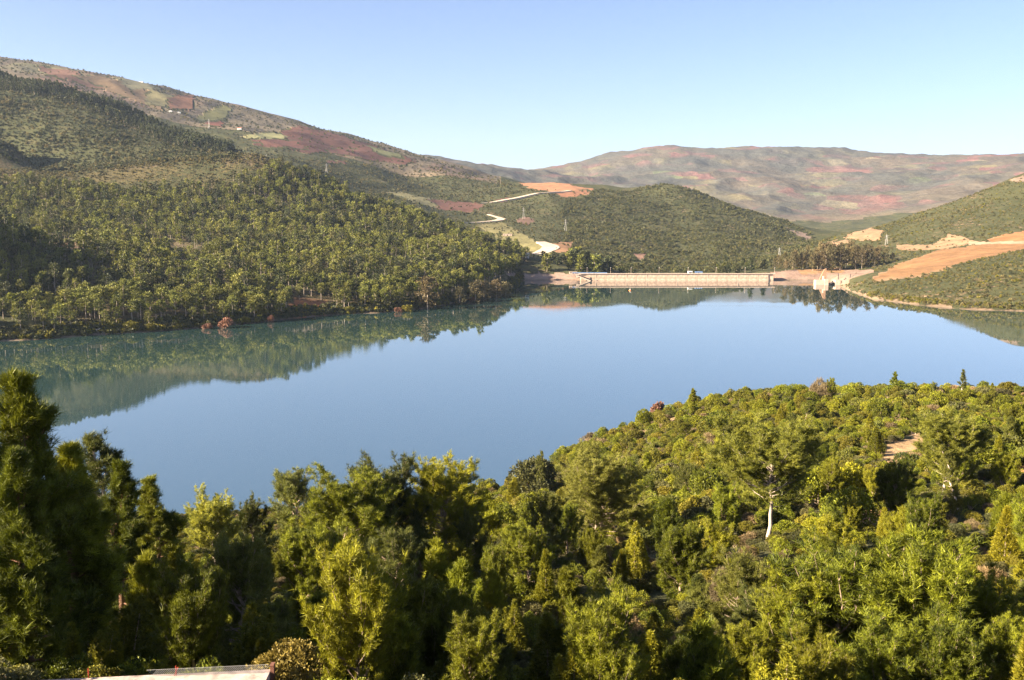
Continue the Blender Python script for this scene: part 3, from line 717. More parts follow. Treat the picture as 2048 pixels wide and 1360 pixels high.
M_DKTREE = foliage_mat('dark_tree_leaves', (.032, .044, .016), (.095, .105, .034), (.14, .13, .045))
M_BROAD = foliage_mat('yellowing_broad_leaves', (.13, .11, .02), (.33, .26, .05), (.42, .22, .05))
M_BARK = simple_mat('pine_bark', (.34, .25, .18), var=.22, scale=3.0, bump=.4)
M_PALEB = simple_mat('pale_bark', (.46, .37, .29), var=.15, scale=2.5, bump=.3)
M_BARKD = simple_mat('red_brown_bark', (.24, .13, .08), var=.22, scale=4.0, bump=.5)

# ------------------------------------------------------------------ plant builders (unit metres, base at the origin)
def unit(v): return v / (np.linalg.norm(v, axis=-1, keepdims=True) + 1e-9)
def blades(R, P, Dn, k, length, width, spread=0.8, tint=None, needle=False):
    """k narrow needle-fan triangles at each tuft P pointing along Dn"""
    n = len(P); P = np.repeat(P, k, 0); Dn = np.repeat(Dn, k, 0)
    tt = np.repeat(R.uniform(0, 1, n) if tint is None else tint, k)
    b = unit(Dn + spread * R.normal(size=P.shape))
    s = unit(np.cross(b, R.normal(size=P.shape)))
    L = length * R.uniform(.65, 1.25, (len(P), 1)); W = width * R.uniform(.7, 1.3, (len(P), 1))
    base = P + 0.15 * length * R.normal(size=P.shape)
    tq = np.clip(tt + .15 * R.normal(size=len(tt)), 0, 1); i = np.arange(len(P))
    if needle:
        v = np.stack([base + s * W * .5, base - s * W * .5, base + b * L], 1).reshape(-1, 3); i = i * 3
        return v, np.stack([i, i + 1, i + 2], 1), np.repeat(tq, 3)
    v = np.stack([base + s * W * .35, base - s * W * .35, base + b * L + s * W * .3 , base + b * L * .75 - s * W * .7], 1).reshape(-1, 3); i = i * 4
    return v, np.stack([i, i + 1, i + 3, i + 2], 1), np.repeat(tq, 4)
def crown_mesh(name, R, P, Dn, mat, k=6, length=.3, width=.07, spread=.8, tint=None):
    v, f, t = blades(R, P, Dn, k, length, width, spread, tint, True)
    return mesh_np(name, v, f, [mat], attrs={'tint': ('FLOAT', t)})

def prof_dome(s): return (0.55 + .45 * min(1, s * 3.5)) * math.sqrt(max(0, 1 - s ** 2.4)) + .07
def prof_cone(s): return (1 - s) ** .75 * (.75 + .25 * min(1, s * 5)) + .05
def prof_oval(s): return math.sin(pi * (.18 + .80 * s)) ** .8 + .04
def prof_flame(s): return (math.sin(pi * min(1, .30 + .70 * s)) ** .7) * .95 + .05

def pine(seed, H=10.0, cb=.25, Rr=3.5, prof=prof_dome, nl=46, e0=.15, e1=.9, curl=.55, ntuft=2300, k=7, tl=.34, tw=.075, mat=None, bark=None, r0=.022, leaders=1, bend=.03, twigs=7, sprd=.58, plume=0.0):
    R = np.random.default_rng(seed); mat = mat or M_PINE; bark = bark or M_BARK
    T = Geo(); TP, TD = [], []
    stems = []
    z = np.linspace(0, H * .98, 10)
    wob = np.cumsum(R.normal(size=(10, 2)) * H * bend * .5, 0); wob -= wob[0]
    main = np.c_[wob, z]; stems.append((main, 1.0))
    for q in range(leaders - 1):
        a = R.uniform(0, 2 * pi); s0 = R.uniform(.12, .35); h2 = H * R.uniform(.72, .95); zz = np.linspace(s0 * H, h2, 8); t = (zz - zz[0]) / (zz[-1] - zz[0])
        off = Rr * R.uniform(.35, .6) * np.sqrt(t)
        b0 = np.array([np.interp(zz[0], z, main[:, 0]), np.interp(zz[0], z, main[:, 1])])
        stems.append((np.c_[b0[0] + np.cos(a) * off, b0[1] + np.sin(a) * off, zz], .7))
    for pts, w_ in stems:
        hh = (pts[:, 2] - pts[0, 2]) / (pts[-1, 2] - pts[0, 2])
        T.tube(pts, r0 * H * w_ * (1 - .86 * hh ** .9), 7)
    for si, (pts, w_) in enumerate(stems):
        cnt = nl if si == 0 else int(nl * .55)
        us = (np.arange(cnt) + R.uniform(0, 1, cnt)) / cnt
        for q, s in enumerate(us):
            z0 = (cb + (1 - cb) * s ** .85 * .985) * H
            if si: z0 = pts[0, 2] + (pts[-1, 2] - pts[0, 2]) * (.25 + .75 * s)
            z0 = min(z0, pts[-1, 2] * .995)
            b = np.array([np.interp(z0, pts[:, 2], pts[:, 0]), np.interp(z0, pts[:, 2], pts[:, 1]), z0])
            a = q * 2.399 + R.normal() * .5
            L = Rr * prof(s) * R.uniform(.62, 1.18) * (1 if si == 0 else .62)
            el = e0 + (e1 - e0) * s + R.normal() * .14
            n_ = 6; t = np.linspace(0, 1, n_)
            rad = L * t * cos(el) * (1 - .18 * t); up = L * t * (math.sin(el) + curl * t * t * .8)
            aa = a + R.normal() * .25 * t
            lp = b + np.c_[np.cos(aa) * rad, np.sin(aa) * rad, up]
            rr = max(.012, r0 * H * .30 * w_ * (L / Rr) ** .7) * (1 - .85 * t)
            T.tube(lp, rr, 4)
            nt_ = max(2, int(twigs * L / Rr + 1))
            for j in range(nt_):
                f = R.uniform(.28, 1.0); o = np.array([np.interp(f, t, lp[:, i]) for i in range(3)])
                d = unit(lp[min(n_ - 1, int(f * (n_ - 1)) + 1)] - lp[max(0, int(f * (n_ - 1)) - 1)])
                d = unit(d + R.normal(size=3) * np.array([.75, .75, .3]) + np.array([0, 0, .35 + plume]))
                l2 = L * R.uniform(.18, .42) * (1.2 - .5 * f) + .15
                e_ = o + d * l2 + np.array([0, 0, l2 * .25])
                T.tube([o, (o + e_) / 2 - np.array([0, 0, .04 * l2]), e_], [max(.008, rr[2] * .4), .008, .005], 3)
                m_ = max(3, int(l2 / .13)); ff = np.linspace(.25, 1.05, m_)[:, None]
                TP.append(o + (e_ - o) * ff + R.normal(size=(m_, 3)) * .07); TD.append(np.tile(d + np.array([0, 0, .45 + plume]), (m_, 1)))
            m_ = max(3, int(L * .5 / .12)); ff = np.linspace(.5, 1.03, m_)
            TP.append(np.stack([np.interp(ff, t, lp[:, i]) for i in range(3)], 1) + R.normal(size=(m_, 3)) * .08)
            TD.append(np.tile(unit(lp[-1] - lp[-3]) + np.array([0, 0, .3 + plume]), (m_, 1)))
    TP = np.concatenate(TP); TD = unit(np.concatenate(TD))
    idx = R.permutation(len(TP))
    if len(idx) < ntuft: idx = np.concatenate([idx, R.choice(len(TP), ntuft - len(idx))])
    idx = idx[:ntuft]
    P = TP[idx] + R.normal(size=(len(idx), 3)) * .06; Dn = TD[idx]
    # tint grows towards branch ends in patches
    tint = np.clip(.5 + .55 * noise2(P[:, 0] * 1.1 + seed, P[:, 1] * 1.1 + P[:, 2] * .9, 1) + .18 * R.normal(size=len(P)), 0, 1)
    return T.mesh('trunk', [bark], True), crown_mesh('crown', R, P, Dn, mat, k, tl, tw, sprd, tint), float(np.percentile(P[:, 2], 99.7))

def cypress(seed, H=5.0, Rr=1.3, lobes=7, n=2600, mat=None, k=6, tl=.2, tw=.055, top=.8):
    """dense, smooth, several upright flames"""
    R = np.random.default_rng(seed); mat = mat or M_CYP
    P, Dn, tn = [], [], []; T = Geo().tube([(0, 0, 0), (0, .03, H * .3), (0, 0, H * .85)], [.03 * H * .5, .02 * H * .5, .01], 6)
    for q in range(lobes):
        if q == 0: c = np.zeros(2); h = H; r = Rr * .72
        else:
            a = q * 2.4 + R.normal() * .3; rr = Rr * R.uniform(.3, .62); c = np.array([cos(a), sin(a)]) * rr; h = H * R.uniform(.45, .92); r = Rr * R.uniform(.36, .55)
            T.tube([(0, 0, H * .06), (c[0] * .8, c[1] * .8, h * .35), (c[0], c[1], h * .8)], [.014 * H * .5, .01 * H * .5, .01], 4)
        m_ = int(n * (h * r) / (H * Rr * (.72 + .33 * (lobes - 1))))
        s = R.uniform(0, 1, m_) ** .85; a = R.uniform(0, 2 * pi, m_)
        pr = np.where(s < .25, .62 + 1.5 * s, (1 - (s - .25) / .75) ** top)
        rad = r * pr * (R.uniform(.55, 1.0, m_) ** .5) * (1 + .22 * noise2(a * 1.5 + q, s * 7, 2))
        p = np.stack([c[0] + rad * np.cos(a), c[1] + rad * np.sin(a), h * (.03 + .97 * s)], 1)
        P.append(p); Dn.append(unit(np.stack([np.cos(a) * .8, np.sin(a) * .8, np.full(m_, 1.0)], 1)))
        tn.append(np.clip(.55 + .45 * noise2(p[:, 0] * 3 + seed, p[:, 1] * 3 + p[:, 2] * 2, 4) + .15 * R.normal(size=m_), 0, 1))
    return T.mesh('trunk', [M_BARK], True), crown_mesh('crown', R, np.concatenate(P), np.concatenate(Dn), mat, k, tl, tw, .55, np.concatenate(tn)), H

def shrub(seed, Rr=1.4, H=1.9, n=650, mat=None, k=2, tl=.24, tw=.16, lobes=6, name='shrub'):
    """rounded bush: lumpy shell of leaf sprays on several lobes, short stems; one mesh (leaves + stems)"""
    R = np.random.default_rng(seed); mat = mat or M_SHRUB; P, Dn = [], []; G_ = Geo()
    for q in range(lobes):
        a = q * 2.4 + R.normal() * .4; rr = 0 if q == 0 else Rr * R.uniform(.3, .72)
        c = np.array([cos(a) * rr, sin(a) * rr, H * R.uniform(.3, .62) if q else H * .6]); r = np.array([Rr, Rr, H * .8]) * R.uniform(.32, .55)
        d = unit(R.normal(size=(n // lobes, 3)) + np.array([0, 0, .35])); p = c + d * r * (R.uniform(.55, 1.0, (len(d), 1)) ** .4)
        p[:, 2] = np.abs(p[:, 2]); P.append(p); Dn.append(unit(d + np.array([0, 0, .5])))
        G_.tube([(0, 0, -.2), c * np.array([.6, .6, .6]), c], [.05, .035, .015], 4)
    P = np.concatenate(P); Dn = np.concatenate(Dn)
    tint = np.clip(.5 + .5 * noise2(P[:, 0] * 2 + seed * 3.1, P[:, 1] * 2 + P[:, 2] * 1.5, 5) + .2 * R.normal(size=len(P)), 0, 1)
    v, f, t = blades(R, P, Dn, k, tl, tw, .9, tint)
    sv = np.concatenate(G_.v); sf = np.concatenate(G_.f4) + len(v)
    return mesh_np(name, np.concatenate([v, sv]), np.concatenate([f, sf]), [mat, M_BARK], mat_idx=np.r_[np.zeros(len(f)), np.ones(len(sf))], attrs={'tint': ('FLOAT', np.r_[t, np.zeros(len(sv))])})

def far_tree(seed, H=12.0, Rr=3.0, cb=.42, n=150, mat=None, bark=None, tl=.9, tw=.75, prof=prof_dome, joined=False, k=2, lump=1.0):
    """small-in-frame tree: straight trunk, a few limbs, crown of leaf clumps"""
    R = np.random.default_rng(seed); mat = mat or M_FPINE; bark = bark or M_PALEB; T = Geo()
    top = np.array([R.normal() * .3, R.normal() * .3, H * .93]); mid = np.array([R.normal() * .25, R.normal() * .25, H * .5])
    T.tube([(0, 0, -1), mid, top], [.20, .15, .04], 5)
    P, Dn = [], []
    nl = 13
    for q in range(nl):
        s = (q + .5) / nl; z0 = H * (cb + (1 - cb) * s * .97); a = q * 2.4 + R.normal() * .4; L = Rr * prof(s) * R.uniform(.65, 1.15)
        e = np.array([cos(a) * L, sin(a) * L, z0 + L * (.25 + .35 * s)]); b = np.array([0, 0, z0 - .3])
        if q % 2 == 0: T.tube([b, e * .85 + b * .15], [.06, .02], 3)
        m_ = n // nl; c = b + (e - b) * R.uniform(.55, 1.0, (m_, 1)); P.append(c + R.normal(size=(m_, 3)) * np.array([.24, .24, .16]) * Rr * lump * .8); Dn.append(np.tile(unit(e - b) + np.array([0, 0, .6]), (m_, 1)))
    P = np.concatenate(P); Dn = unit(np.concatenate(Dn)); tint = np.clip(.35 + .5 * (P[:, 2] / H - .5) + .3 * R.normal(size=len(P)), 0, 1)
    v, f, t = blades(R, P, Dn, k, tl, tw, .9, tint)
    if not joined:
        return T.mesh('trunk', [bark], True), mesh_np('crown', v, f, [mat], attrs={'tint': ('FLOAT', t)}), H
    sv = np.concatenate(T.v); sf = np.concatenate(T.f4) + len(v)
    return mesh_np('tree', np.concatenate([v, sv]), np.concatenate([f, sf]), [mat, bark], mat_idx=np.r_[np.zeros(len(f)), np.ones(len(sf))], attrs={'tint': ('FLOAT', np.r_[t, np.zeros(len(sv))])})

def scrub_blob(seed, Rr=1.6, H=2.2, n=55, mat=None, tl=.75, tw=.8):
    R = np.random.default_rng(seed); d = unit(R.normal(size=(n, 3)) + np.array([0, 0, .4])); d[:, 2] = np.abs(d[:, 2])
    P = d * np.array([Rr, Rr, H]) * R.uniform(.45, .85, (n, 1)); v, f, t = blades(R, P, unit(d + [0, 0, .4]), 1, tl, tw, .8, np.clip(.45 + .35 * R.normal(size=n), 0, 1))
    return mesh_np('scrub', v, f, [mat or M_FSCRUB], attrs={'tint': ('FLOAT', t)})

# ---- putting plants in place
def tree(name, proto, X, Y, h, label, group, wid=1.0, rz=None, lean=(0, 0), cat='tree', sink=.25):
    tr, cr, H0 = proto; z = float(ground(X, Y)); s = h / H0
    o = link(name, None, loc=(X, Y, z - sink * min(1, s)), rot=(lean[0], lean[1], random.uniform(0, 2 * pi) if rz is None else rz), scale=(s * wid, s * wid, s))
    tag(o, label, cat, group)
    link('trunk', tr, o); link('crown', cr, o)
    return o
def scatter(name, pts, scl, variants, label, cat, seed=1, zs=None):
    """uncountable growth: one object, instances on points"""
    R = np.random.default_rng(seed); n = len(pts)
    me = bpy.data.meshes.new(name); me.vertices.add(n); me.vertices.foreach_set('co', np.asarray(pts, np.float32).ravel())
    def at(k, typ, a):
        x = me.attributes.new(k, typ, 'POINT'); x.data.foreach_set('vector' if typ == 'FLOAT_VECTOR' else 'value', np.asarray(a).ravel())
    zs = np.asarray(scl) * R.uniform(.8, 1.2, n) if zs is None else zs
    at('scl', 'FLOAT_VECTOR', np.c_[scl, scl, zs].astype(np.float32)); at('rot', 'FLOAT_VECTOR', np.c_[R.normal(size=n) * .05, R.normal(size=n) * .05, R.uniform(0, 2 * pi, n)].astype(np.float32))
    at('idx', 'INT', R.integers(0, len(variants), n).astype(np.int32))
    col = bpy.data.collections.new(name + '_kinds')
    for i, vme in enumerate(variants): col.objects.link(bpy.data.objects.new(name + '_kind', vme))
    ng = bpy.data.node_groups.new(name, 'GeometryNodeTree')
    ng.interface.new_socket('Geometry', in_out='INPUT', socket_type='NodeSocketGeometry'); ng.interface.new_socket('Geometry', in_out='OUTPUT', socket_type='NodeSocketGeometry')
    gi = ng.nodes.new('NodeGroupInput'); go = ng.nodes.new('NodeGroupOutput'); ip = ng.nodes.new('GeometryNodeInstanceOnPoints')
    ci = ng.nodes.new('GeometryNodeCollectionInfo'); ci.inputs[0].default_value = col; ci.inputs['Separate Children'].default_value = True; ci.inputs['Reset Children'].default_value = True
    def na(k, typ):
        x = ng.nodes.new('GeometryNodeInputNamedAttribute'); x.data_type = typ; x.inputs[0].default_value = k; return x.outputs[0]
    e2r = ng.nodes.new('FunctionNodeEulerToRotation'); ng.links.new(na('rot', 'FLOAT_VECTOR'), e2r.inputs[0])
    ng.links.new(gi.outputs[0], ip.inputs['Points']); ng.links.new(ci.outputs[0], ip.inputs['Instance']); ip.inputs['Pick Instance'].default_value = True
    ng.links.new(na('idx', 'INT'), ip.inputs['Instance Index']); ng.links.new(e2r.outputs[0], ip.inputs['Rotation']); ng.links.new(na('scl', 'FLOAT_VECTOR'), ip.inputs['Scale'])
    ng.links.new(ip.outputs[0], go.inputs[0])
    o = link(name, me); mo = o.modifiers.new('grow', 'NODES'); mo.node_group = ng
    return tag(o, label, cat, kind='stuff')
def jgrid(x0, x1, y0, y1, sp, R, jit=.85):
    gx, gy = np.meshgrid(np.arange(x0, x1, sp), np.arange(y0, y1, sp), indexing='ij')
    P = np.stack([gx.ravel(), gy.ravel()], 1); return P + R.uniform(-.5, .5, P.shape) * sp * jit
def with_ground(P):
    z = ground(P[:, 0], P[:, 1]); Q = np.c_[P, z]; px, py = proj(Q); return Q, px, py
def visible(Q, h=0.0, tol=2.0):
    """not hidden behind a nearer hill (checks the ground along the sight line)"""
    t = np.linspace(.12, .985, 90); ok = np.ones(len(Q), bool)
    top = Q + np.array([0, 0, h])
    for s in t:
        X, Y = Q[:, 0] * s, Q[:, 1] * s; ok &= (CAMZ + (top[:, 2] - CAMZ) * s) > ground(X, Y) - tol
    return ok
# ------------------------------------------------------------------ far shore: pine wood
R = np.random.default_rng(21)
PINE_POLY = [(-420,350),(0,366),(130,372),(240,392),(400,385),(520,350),(560,330),(600,345),(640,362),(700,395),(760,415),(830,432),(900,455),(960,480),(1010,500),(1060,515),(1035,545),(1000,560),(960,580),(900,598),(850,610),(780,618),(680,622),
             (560,630),(500,640),(400,650),(300,655),(200,660),(100,668),(0,672),(-420,690)]
CLEAR = [[(-50,476),(250,482),(480,488),(480,497),(250,493),(-50,488)], [(590,458),(860,480),(860,490),(590,468)], [(160,545),(330,552),(330,558),(160,553)], [(80,482),(185,480),(185,500),(90,502)], [(335,498),(420,502),(415,522),(350,520)], [(575,602),(665,600),(665,635),(580,635)]]
Pn, px, py = with_ground(jgrid(-1150, 60, 560, 1480, 7.4, R))
dens_n = noise2(Pn[:, 0] / 70., Pn[:, 1] / 70., 21)
ok = in_poly(px, py, PINE_POLY) & (Pn[:, 2] > 2.2) & (R.uniform(0, 1, len(px)) < .86 + .55 * dens_n + .3 * noise2(Pn[:, 0] / 24., Pn[:, 1] / 24., 23))
for c in CLEAR: ok &= ~in_poly(px, py, c)
Pn, px, py = Pn[ok], px[ok], py[ok]
v_ok = visible(Pn, 12); Pn, px, py = Pn[v_ok], px[v_ok], py[v_ok]
hs = R.uniform(.62, 1.35, len(Pn)) * (1 + .12 * noise2(Pn[:, 0] / 50., Pn[:, 1] / 50., 22))
inview = (px > 2) & (px < 1060)
sx_k = np.array([proj(q[None])[0][0] for q in far_all]); o_ = np.argsort(sx_k[(sx_k < 1020)])
shoreD = np.interp(px, sx_k[sx_k < 1020][o_], far_all[sx_k < 1020][o_][:, 1])
order = np.argsort(np.where(inview, Pn[:, 1] - shoreD, 1e9))
front = np.zeros(len(Pn), bool); front[order[:300]] = True
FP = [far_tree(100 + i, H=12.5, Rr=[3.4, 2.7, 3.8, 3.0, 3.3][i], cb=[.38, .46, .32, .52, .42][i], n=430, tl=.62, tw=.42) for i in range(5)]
for i in np.where(front)[0]:
    X, Y = Pn[i, :2]; x_ = px[i]; h = 12.5 * hs[i]
    zones_ = [(95, 'in the deep shade at the left picture edge'), (190, 'in the shade left of the white shore rock'), (250, 'directly above the white shore rock'), (330, 'above the yellow green shore bushes'),
              (400, 'left of the big rust red shore bush'), (480, 'above the big rust red shore bush'), (570, 'above the thin pinkish shore bush'), (620, 'left of the eroded red bank'),
              (690, 'above the eroded red bank'), (780, 'behind the pair of brown eucalyptus'), (880, 'behind the tallest shore eucalyptus'), (2000, 'near the wooded point by the dam')]
    zn = next(t for lim, t in zones_ if x_ < lim); back = Y - shoreD[i] > 22
    sz = 'tall' if h > 13.8 else ('short' if h < 11 else 'middling')
    lb = f"{sz} pale-trunked pine {'in the second rank' if back else 'close to the water'} {zn}"; gp = 'pines on the far shore ' + zn
    tree('shore_pine', FP[R.integers(5)], X, Y, h, lb, gp, wid=R.uniform(.85, 1.2), sink=0)
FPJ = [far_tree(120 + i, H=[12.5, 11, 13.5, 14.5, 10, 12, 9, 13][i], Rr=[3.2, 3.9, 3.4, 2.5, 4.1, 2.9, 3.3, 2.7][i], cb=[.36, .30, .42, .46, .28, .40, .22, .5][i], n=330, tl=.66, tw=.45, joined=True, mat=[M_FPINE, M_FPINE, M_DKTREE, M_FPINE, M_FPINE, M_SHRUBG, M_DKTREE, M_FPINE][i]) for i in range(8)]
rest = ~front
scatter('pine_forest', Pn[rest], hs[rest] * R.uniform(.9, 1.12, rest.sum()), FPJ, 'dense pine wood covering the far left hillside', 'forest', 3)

# understorey and shore bushes of the pine shore
U_ = dens(far, .001)
m = (U_[:, 0] < 20); U_ = U_[m]
P2 = np.concatenate([U_[:, :2] * (1 + R.uniform(.002, .03, (len(U_), 1))) + R.normal(size=(len(U_), 2)) * 1.5 for _ in range(4)])
Q, qx, qy = with_ground(P2); Q = Q[(Q[:, 2] > .2) & (qx > -200)]
scatter('shore_undergrowth', Q, R.uniform(.7, 1.7, len(Q)), [scrub_blob(200 + i, mat=[M_FSCRUB, M_SHRUB, M_DKTREE][i % 3], n=90, tl=.6, tw=.55) for i in range(6)], 'dark tangled undergrowth along the far pine shore', 'undergrowth', 4)

# ---- hill scrub by zone
def scrub_zone(name, xr, yr, sp, poly, var, smin, smax, label, thin=0.0, seed=1, cat='scrub', minz=2.5, zonemax=.3, tol=4):
    R = np.random.default_rng(seed); Q, qx, qy = with_ground(jgrid(*xr, *yr, sp, R))
    ok = (Q[:, 2] > minz) & in_poly(qx, qy, poly)
    Q, qx, qy = Q[ok], qx[ok], qy[ok]
    zi = zone_at(qx, qy, Q[:, 1]); cv = np.array([z[2] for z in ZONES] + [1.0])[zi]
    ok = R.uniform(0, 1, len(Q)) < np.where(zi >= 0, cv * .8, 1.0)
    ok &= R.uniform(0, 1, len(Q)) > thin + .55 * thin * 2 * noise2(Q[:, 0] / 45., Q[:, 1] / 45., seed)
    for rp in ROADS:
        ok &= np.min(np.hypot(Q[:, None, 0] - rp[None, :, 0], Q[:, None, 1] - rp[None, :, 1]), 1) > 11
    Q = Q[ok]; Q = Q[visible(Q, 2.5, tol)]
    return scatter(name, Q, R.uniform(smin, smax, len(Q)) * (1 + .5 * noise2(Q[:, 0] / 55., Q[:, 1] / 55., seed + 7)), var, label, cat, seed)
ROADS = []
for o in [o for o in bpy.data.objects if o.name.startswith('road')]:
    k = len(o.data.vertices) // 4; co = np.array([v.co[:] for v in o.data.vertices]); ROADS.append(((co[:k] + co[k:2 * k]) / 2)[::3])
KN = [scrub_blob(300 + i, mat=[M_KNOLL, M_KNOLL, M_FSCRUB][i % 3]) for i in range(5)]
FS = [scrub_blob(310 + i, mat=[M_FSCRUB, M_FSCRUB, M_DKTREE, M_KNOLL][i % 4]) for i in range(6)]
OAK = [scrub_blob(320 + i, Rr=2.2, H=3.6, n=80, mat=[M_FSCRUB, M_DKTREE, M_FSCRUB, M_KNOLL][i % 4], tl=.9, tw=.9) for i in range(6)]
HILLG = [scrub_blob(330 + i, mat=[M_FSCRUB, M_SHRUBG, M_DKTREE][i % 3], Rr=1.9, H=2.6, n=60) for i in range(5)]
RH = [scrub_blob(340 + i, mat=[M_SHRUBG, M_KNOLL, M_SHRUB, M_FSCRUB][i % 4], n=70, tl=.55, tw=.5) for i in range(6)]
scrub_zone('knoll_scrub', (-900, 60), (1180, 1520), 4.6, [(-100,345),(150,330),(330,315),(500,300),(560,315),(640,350),(720,400),(600,395),(400,395),(0,385)], KN, .5, 1.15, 'tawny low scrub on the rounded knoll', .25, 31)
scrub_zone('ridge_woodland', (-1250, -300), (1370, 2000), 5.6, [(-100,100),(0,140),(100,155),(200,190),(300,245),(400,280),(490,300),(480,318),(330,325),(150,345),(0,360),(-100,360)], OAK, .4, 1.4, 'dark oak scrub covering the ridge behind the knoll', .12, 32)
scrub_zone('ridge_shade_conifers', (-1250, -350), (1560, 2000), 6.5, [(-100,95),(0,138),(100,155),(200,190),(300,245),(400,280),(480,298),(440,308),(330,288),(230,238),(130,200),(0,180),(-100,150)], [far_tree(440 + i, H=11, Rr=2.8, cb=.1, n=120, mat=M_DKTREE, tl=1.0, tw=.8, prof=prof_cone, joined=True) for i in range(3)], .6, 1.15, 'dark conifers along the ridge crest, added to stand in for shade', .15, 38, cat='conifers', tol=6)  # crest conifers; their dark leaf colour stands in for shade on the flank
scrub_zone('mountain_scrub', (-1500, 40), (1900, 3200), 15, [(0,110),(300,165),(560,235),(760,285),(880,322),(1060,375),(1000,405),(900,420),(760,400),(600,340),(480,305),(300,245),(100,160),(0,140)], FS, .8, 1.9, 'patchy dark scrub on the big mountainside', .35, 33)
scrub_zone('valley_scrub', (-500, 160), (1350, 2500), 8.5, [(560,310),(700,330),(870,330),(960,350),(1060,378),(1160,380),(1200,400),(1180,520),(1100,500),(1040,470),(960,480),(900,455),(780,415),(640,350)], FS, .55, 1.3, 'olive scrub in the valley below the hairpin roads', .25, 34)
scrub_zone('dam_hill_scrub', (80, 720), (1290, 2350), 6.4, [(1140,385),(1200,378),(1250,384),(1345,360),(1400,375),(1480,405),(1560,435),(1625,468),(1640,490),(1560,530),(1500,545),(1180,545),(1130,500),(1120,430)], HILLG, .55, 1.75, 'dense green scrub on the hill behind the dam', .26, 35)
scrub_zone('field_slope_scrub', (330, 1000), (1180, 1720), 6.5, [(1540,520),(1640,478),(1750,455),(1900,405),(2060,345),(2060,470),(1960,488),(1850,520),(1760,550),(1640,545),(1540,545)], RH, .5, 1.25, 'dry olive scrub on the slope above the ploughed field', .3, 36)
scrub_zone('lakeside_scrub', (290, 700), (780, 1180), 4.2, [(1680,570),(1760,555),(1850,548),(1960,515),(2080,492),(2080,640),(1850,625),(1740,605)], RH, .45, 1.15, 'patchy lakeside scrub below the ploughed field', .34, 37, minz=.8)

# right shore edge bushes
rs = dens(right, .0015); rs = rs[(rs[:, 0] < 560)]
P2 = np.concatenate([rs[:, :2] * (1 + R.uniform(.006, .022, (len(rs), 1))) + R.normal(size=(len(rs), 2)) for _ in range(2)])
Q, qx, qy = with_ground(P2); Q = Q[(Q[:, 2] > .6) & (qx > 1735)]
scatter('lakeside_bushes', Q, R.uniform(.55, 1.2, len(Q)), [scrub_blob(350 + i, mat=[M_SHRUB, M_KNOLL][i % 2], n=80, tl=.55, tw=.5) for i in range(4)], 'yellow green bushes along the right lake edge', 'bushes', 5)

# ---- eucalyptus and other trees one can tell apart
EU = [far_tree(400 + i, H=16, Rr=4.3, cb=[.08, .14, .05, .16][i], n=620, mat=M_EUC, tl=.8, tw=.5, prof=prof_oval, lump=1.15) for i in range(4)]
DK = [far_tree(410 + i, H=13, Rr=3.6, cb=.06, n=560, mat=[M_DKTREE, M_FPINE, M_DKTREE, M_SHRUBG][i], tl=.95, tw=.7, prof=prof_oval, lump=1.15) for i in range(4)]
CONE = [far_tree(420 + i, H=13, Rr=3.4, cb=.10, n=420, mat=M_DKTREE, tl=.9, tw=.65, prof=prof_cone) for i in range(2)]
def far_at(name, protos, px, ybase, D, ytop, label, group, wid=1.0, cat='tree', k=None):
    X = unproj(px, ybase, D)[0]; z = float(ground(X, D)); zt = unproj(px, ytop, D)[2]; h = max(3.0, zt - z)
    return tree(name, protos[random.randrange(len(protos)) if k is None else k], X, D, h, label, group, wid=wid, sink=0, cat=cat)
big = [(855, 617, 838, 555, 1.25, 'tallest eucalyptus on the far shore, pale forked trunk at the water'), (722, 620, 835, 575, .8, 'slim brown eucalyptus left of its twin at the far shore'),
       (756, 620, 838, 578, .95, 'bushy brown eucalyptus right of its slim twin on the far shore'), (920, 600, 880, 575, .9, 'small rounded tan tree standing alone on the shaded far bank'),
       (952, 592, 905, 563, 1.25, 'rust brown eucalyptus by the water left of the last shore clump'), (968, 590, 912, 566, 1.0, 'dark half of the brown eucalyptus pair near the point'),
       (992, 585, 950, 560, 1.1, 'brown eucalyptus clump leader at the tip of the point'), (1012, 583, 960, 566, 1.1, 'grey brown tree at the very tip of the wooded point'), (975, 545, 1130, 538, 1.2, 'small brown tree on the shaded shore left of the dam bank')]
for (x_, yb, D, yt, w_, lb) in big: far_at('eucalyptus_tree', EU, x_, yb, D, yt, lb, 'eucalyptus trees on the far shore', w_, 'eucalyptus')
R2 = np.random.default_rng(55)
for i in range(46):                                   # wood at the left end of the dam
    x_ = 965 + 300 * (i + R2.uniform(0, 1)) / 46; D = R2.uniform(1225, 1330); top = np.interp(x_, [960, 1020, 1100, 1160, 1200, 1240, 1270], [512, 512, 505, 498, 510, 525, 536]) + R2.uniform(-4, 16)
    lb, gp = (('dark bushy tree in the belt behind the pink bank left of the dam', 'trees behind the pink bank') if x_ < 1130 else ('bushy green tree behind the left end of the dam', 'trees behind the dam end'))
    far_at('bank_tree', DK, x_, 545, D, top, lb, gp, R2.uniform(.8, 1.25))
for i in range(30):                                   # low trees behind the dam crest
    x_ = 1262 + 240 * (i + R2.uniform(0, 1)) / 30; D = R2.uniform(1240, 1330); top = np.interp(x_, [1250, 1350, 1440, 1510], [534, 536, 530, 520]) + R2.uniform(-3, 8)
    wd_ = R2.uniform(.8, 1.2); where = 'near the left end of the dam' if x_ < 1310 else ('left of the crest hut' if x_ < 1378 else ('right of the crest hut' if x_ < 1440 else 'left of the dark conifers'))
    far_at('crest_tree', DK, x_, 545, D, top, f"{'broad' if wd_ > 1.0 else 'slim'} {'taller' if top < 534 else 'low'} tree over the dam crest {where}", 'trees behind the dam crest', wd_)
far_at('conifer_tree', CONE, 1501, 545, 1250, 514, 'dark cone shaped conifer behind the dam, left of its wide twin', 'dark conifers behind the dam', .8)
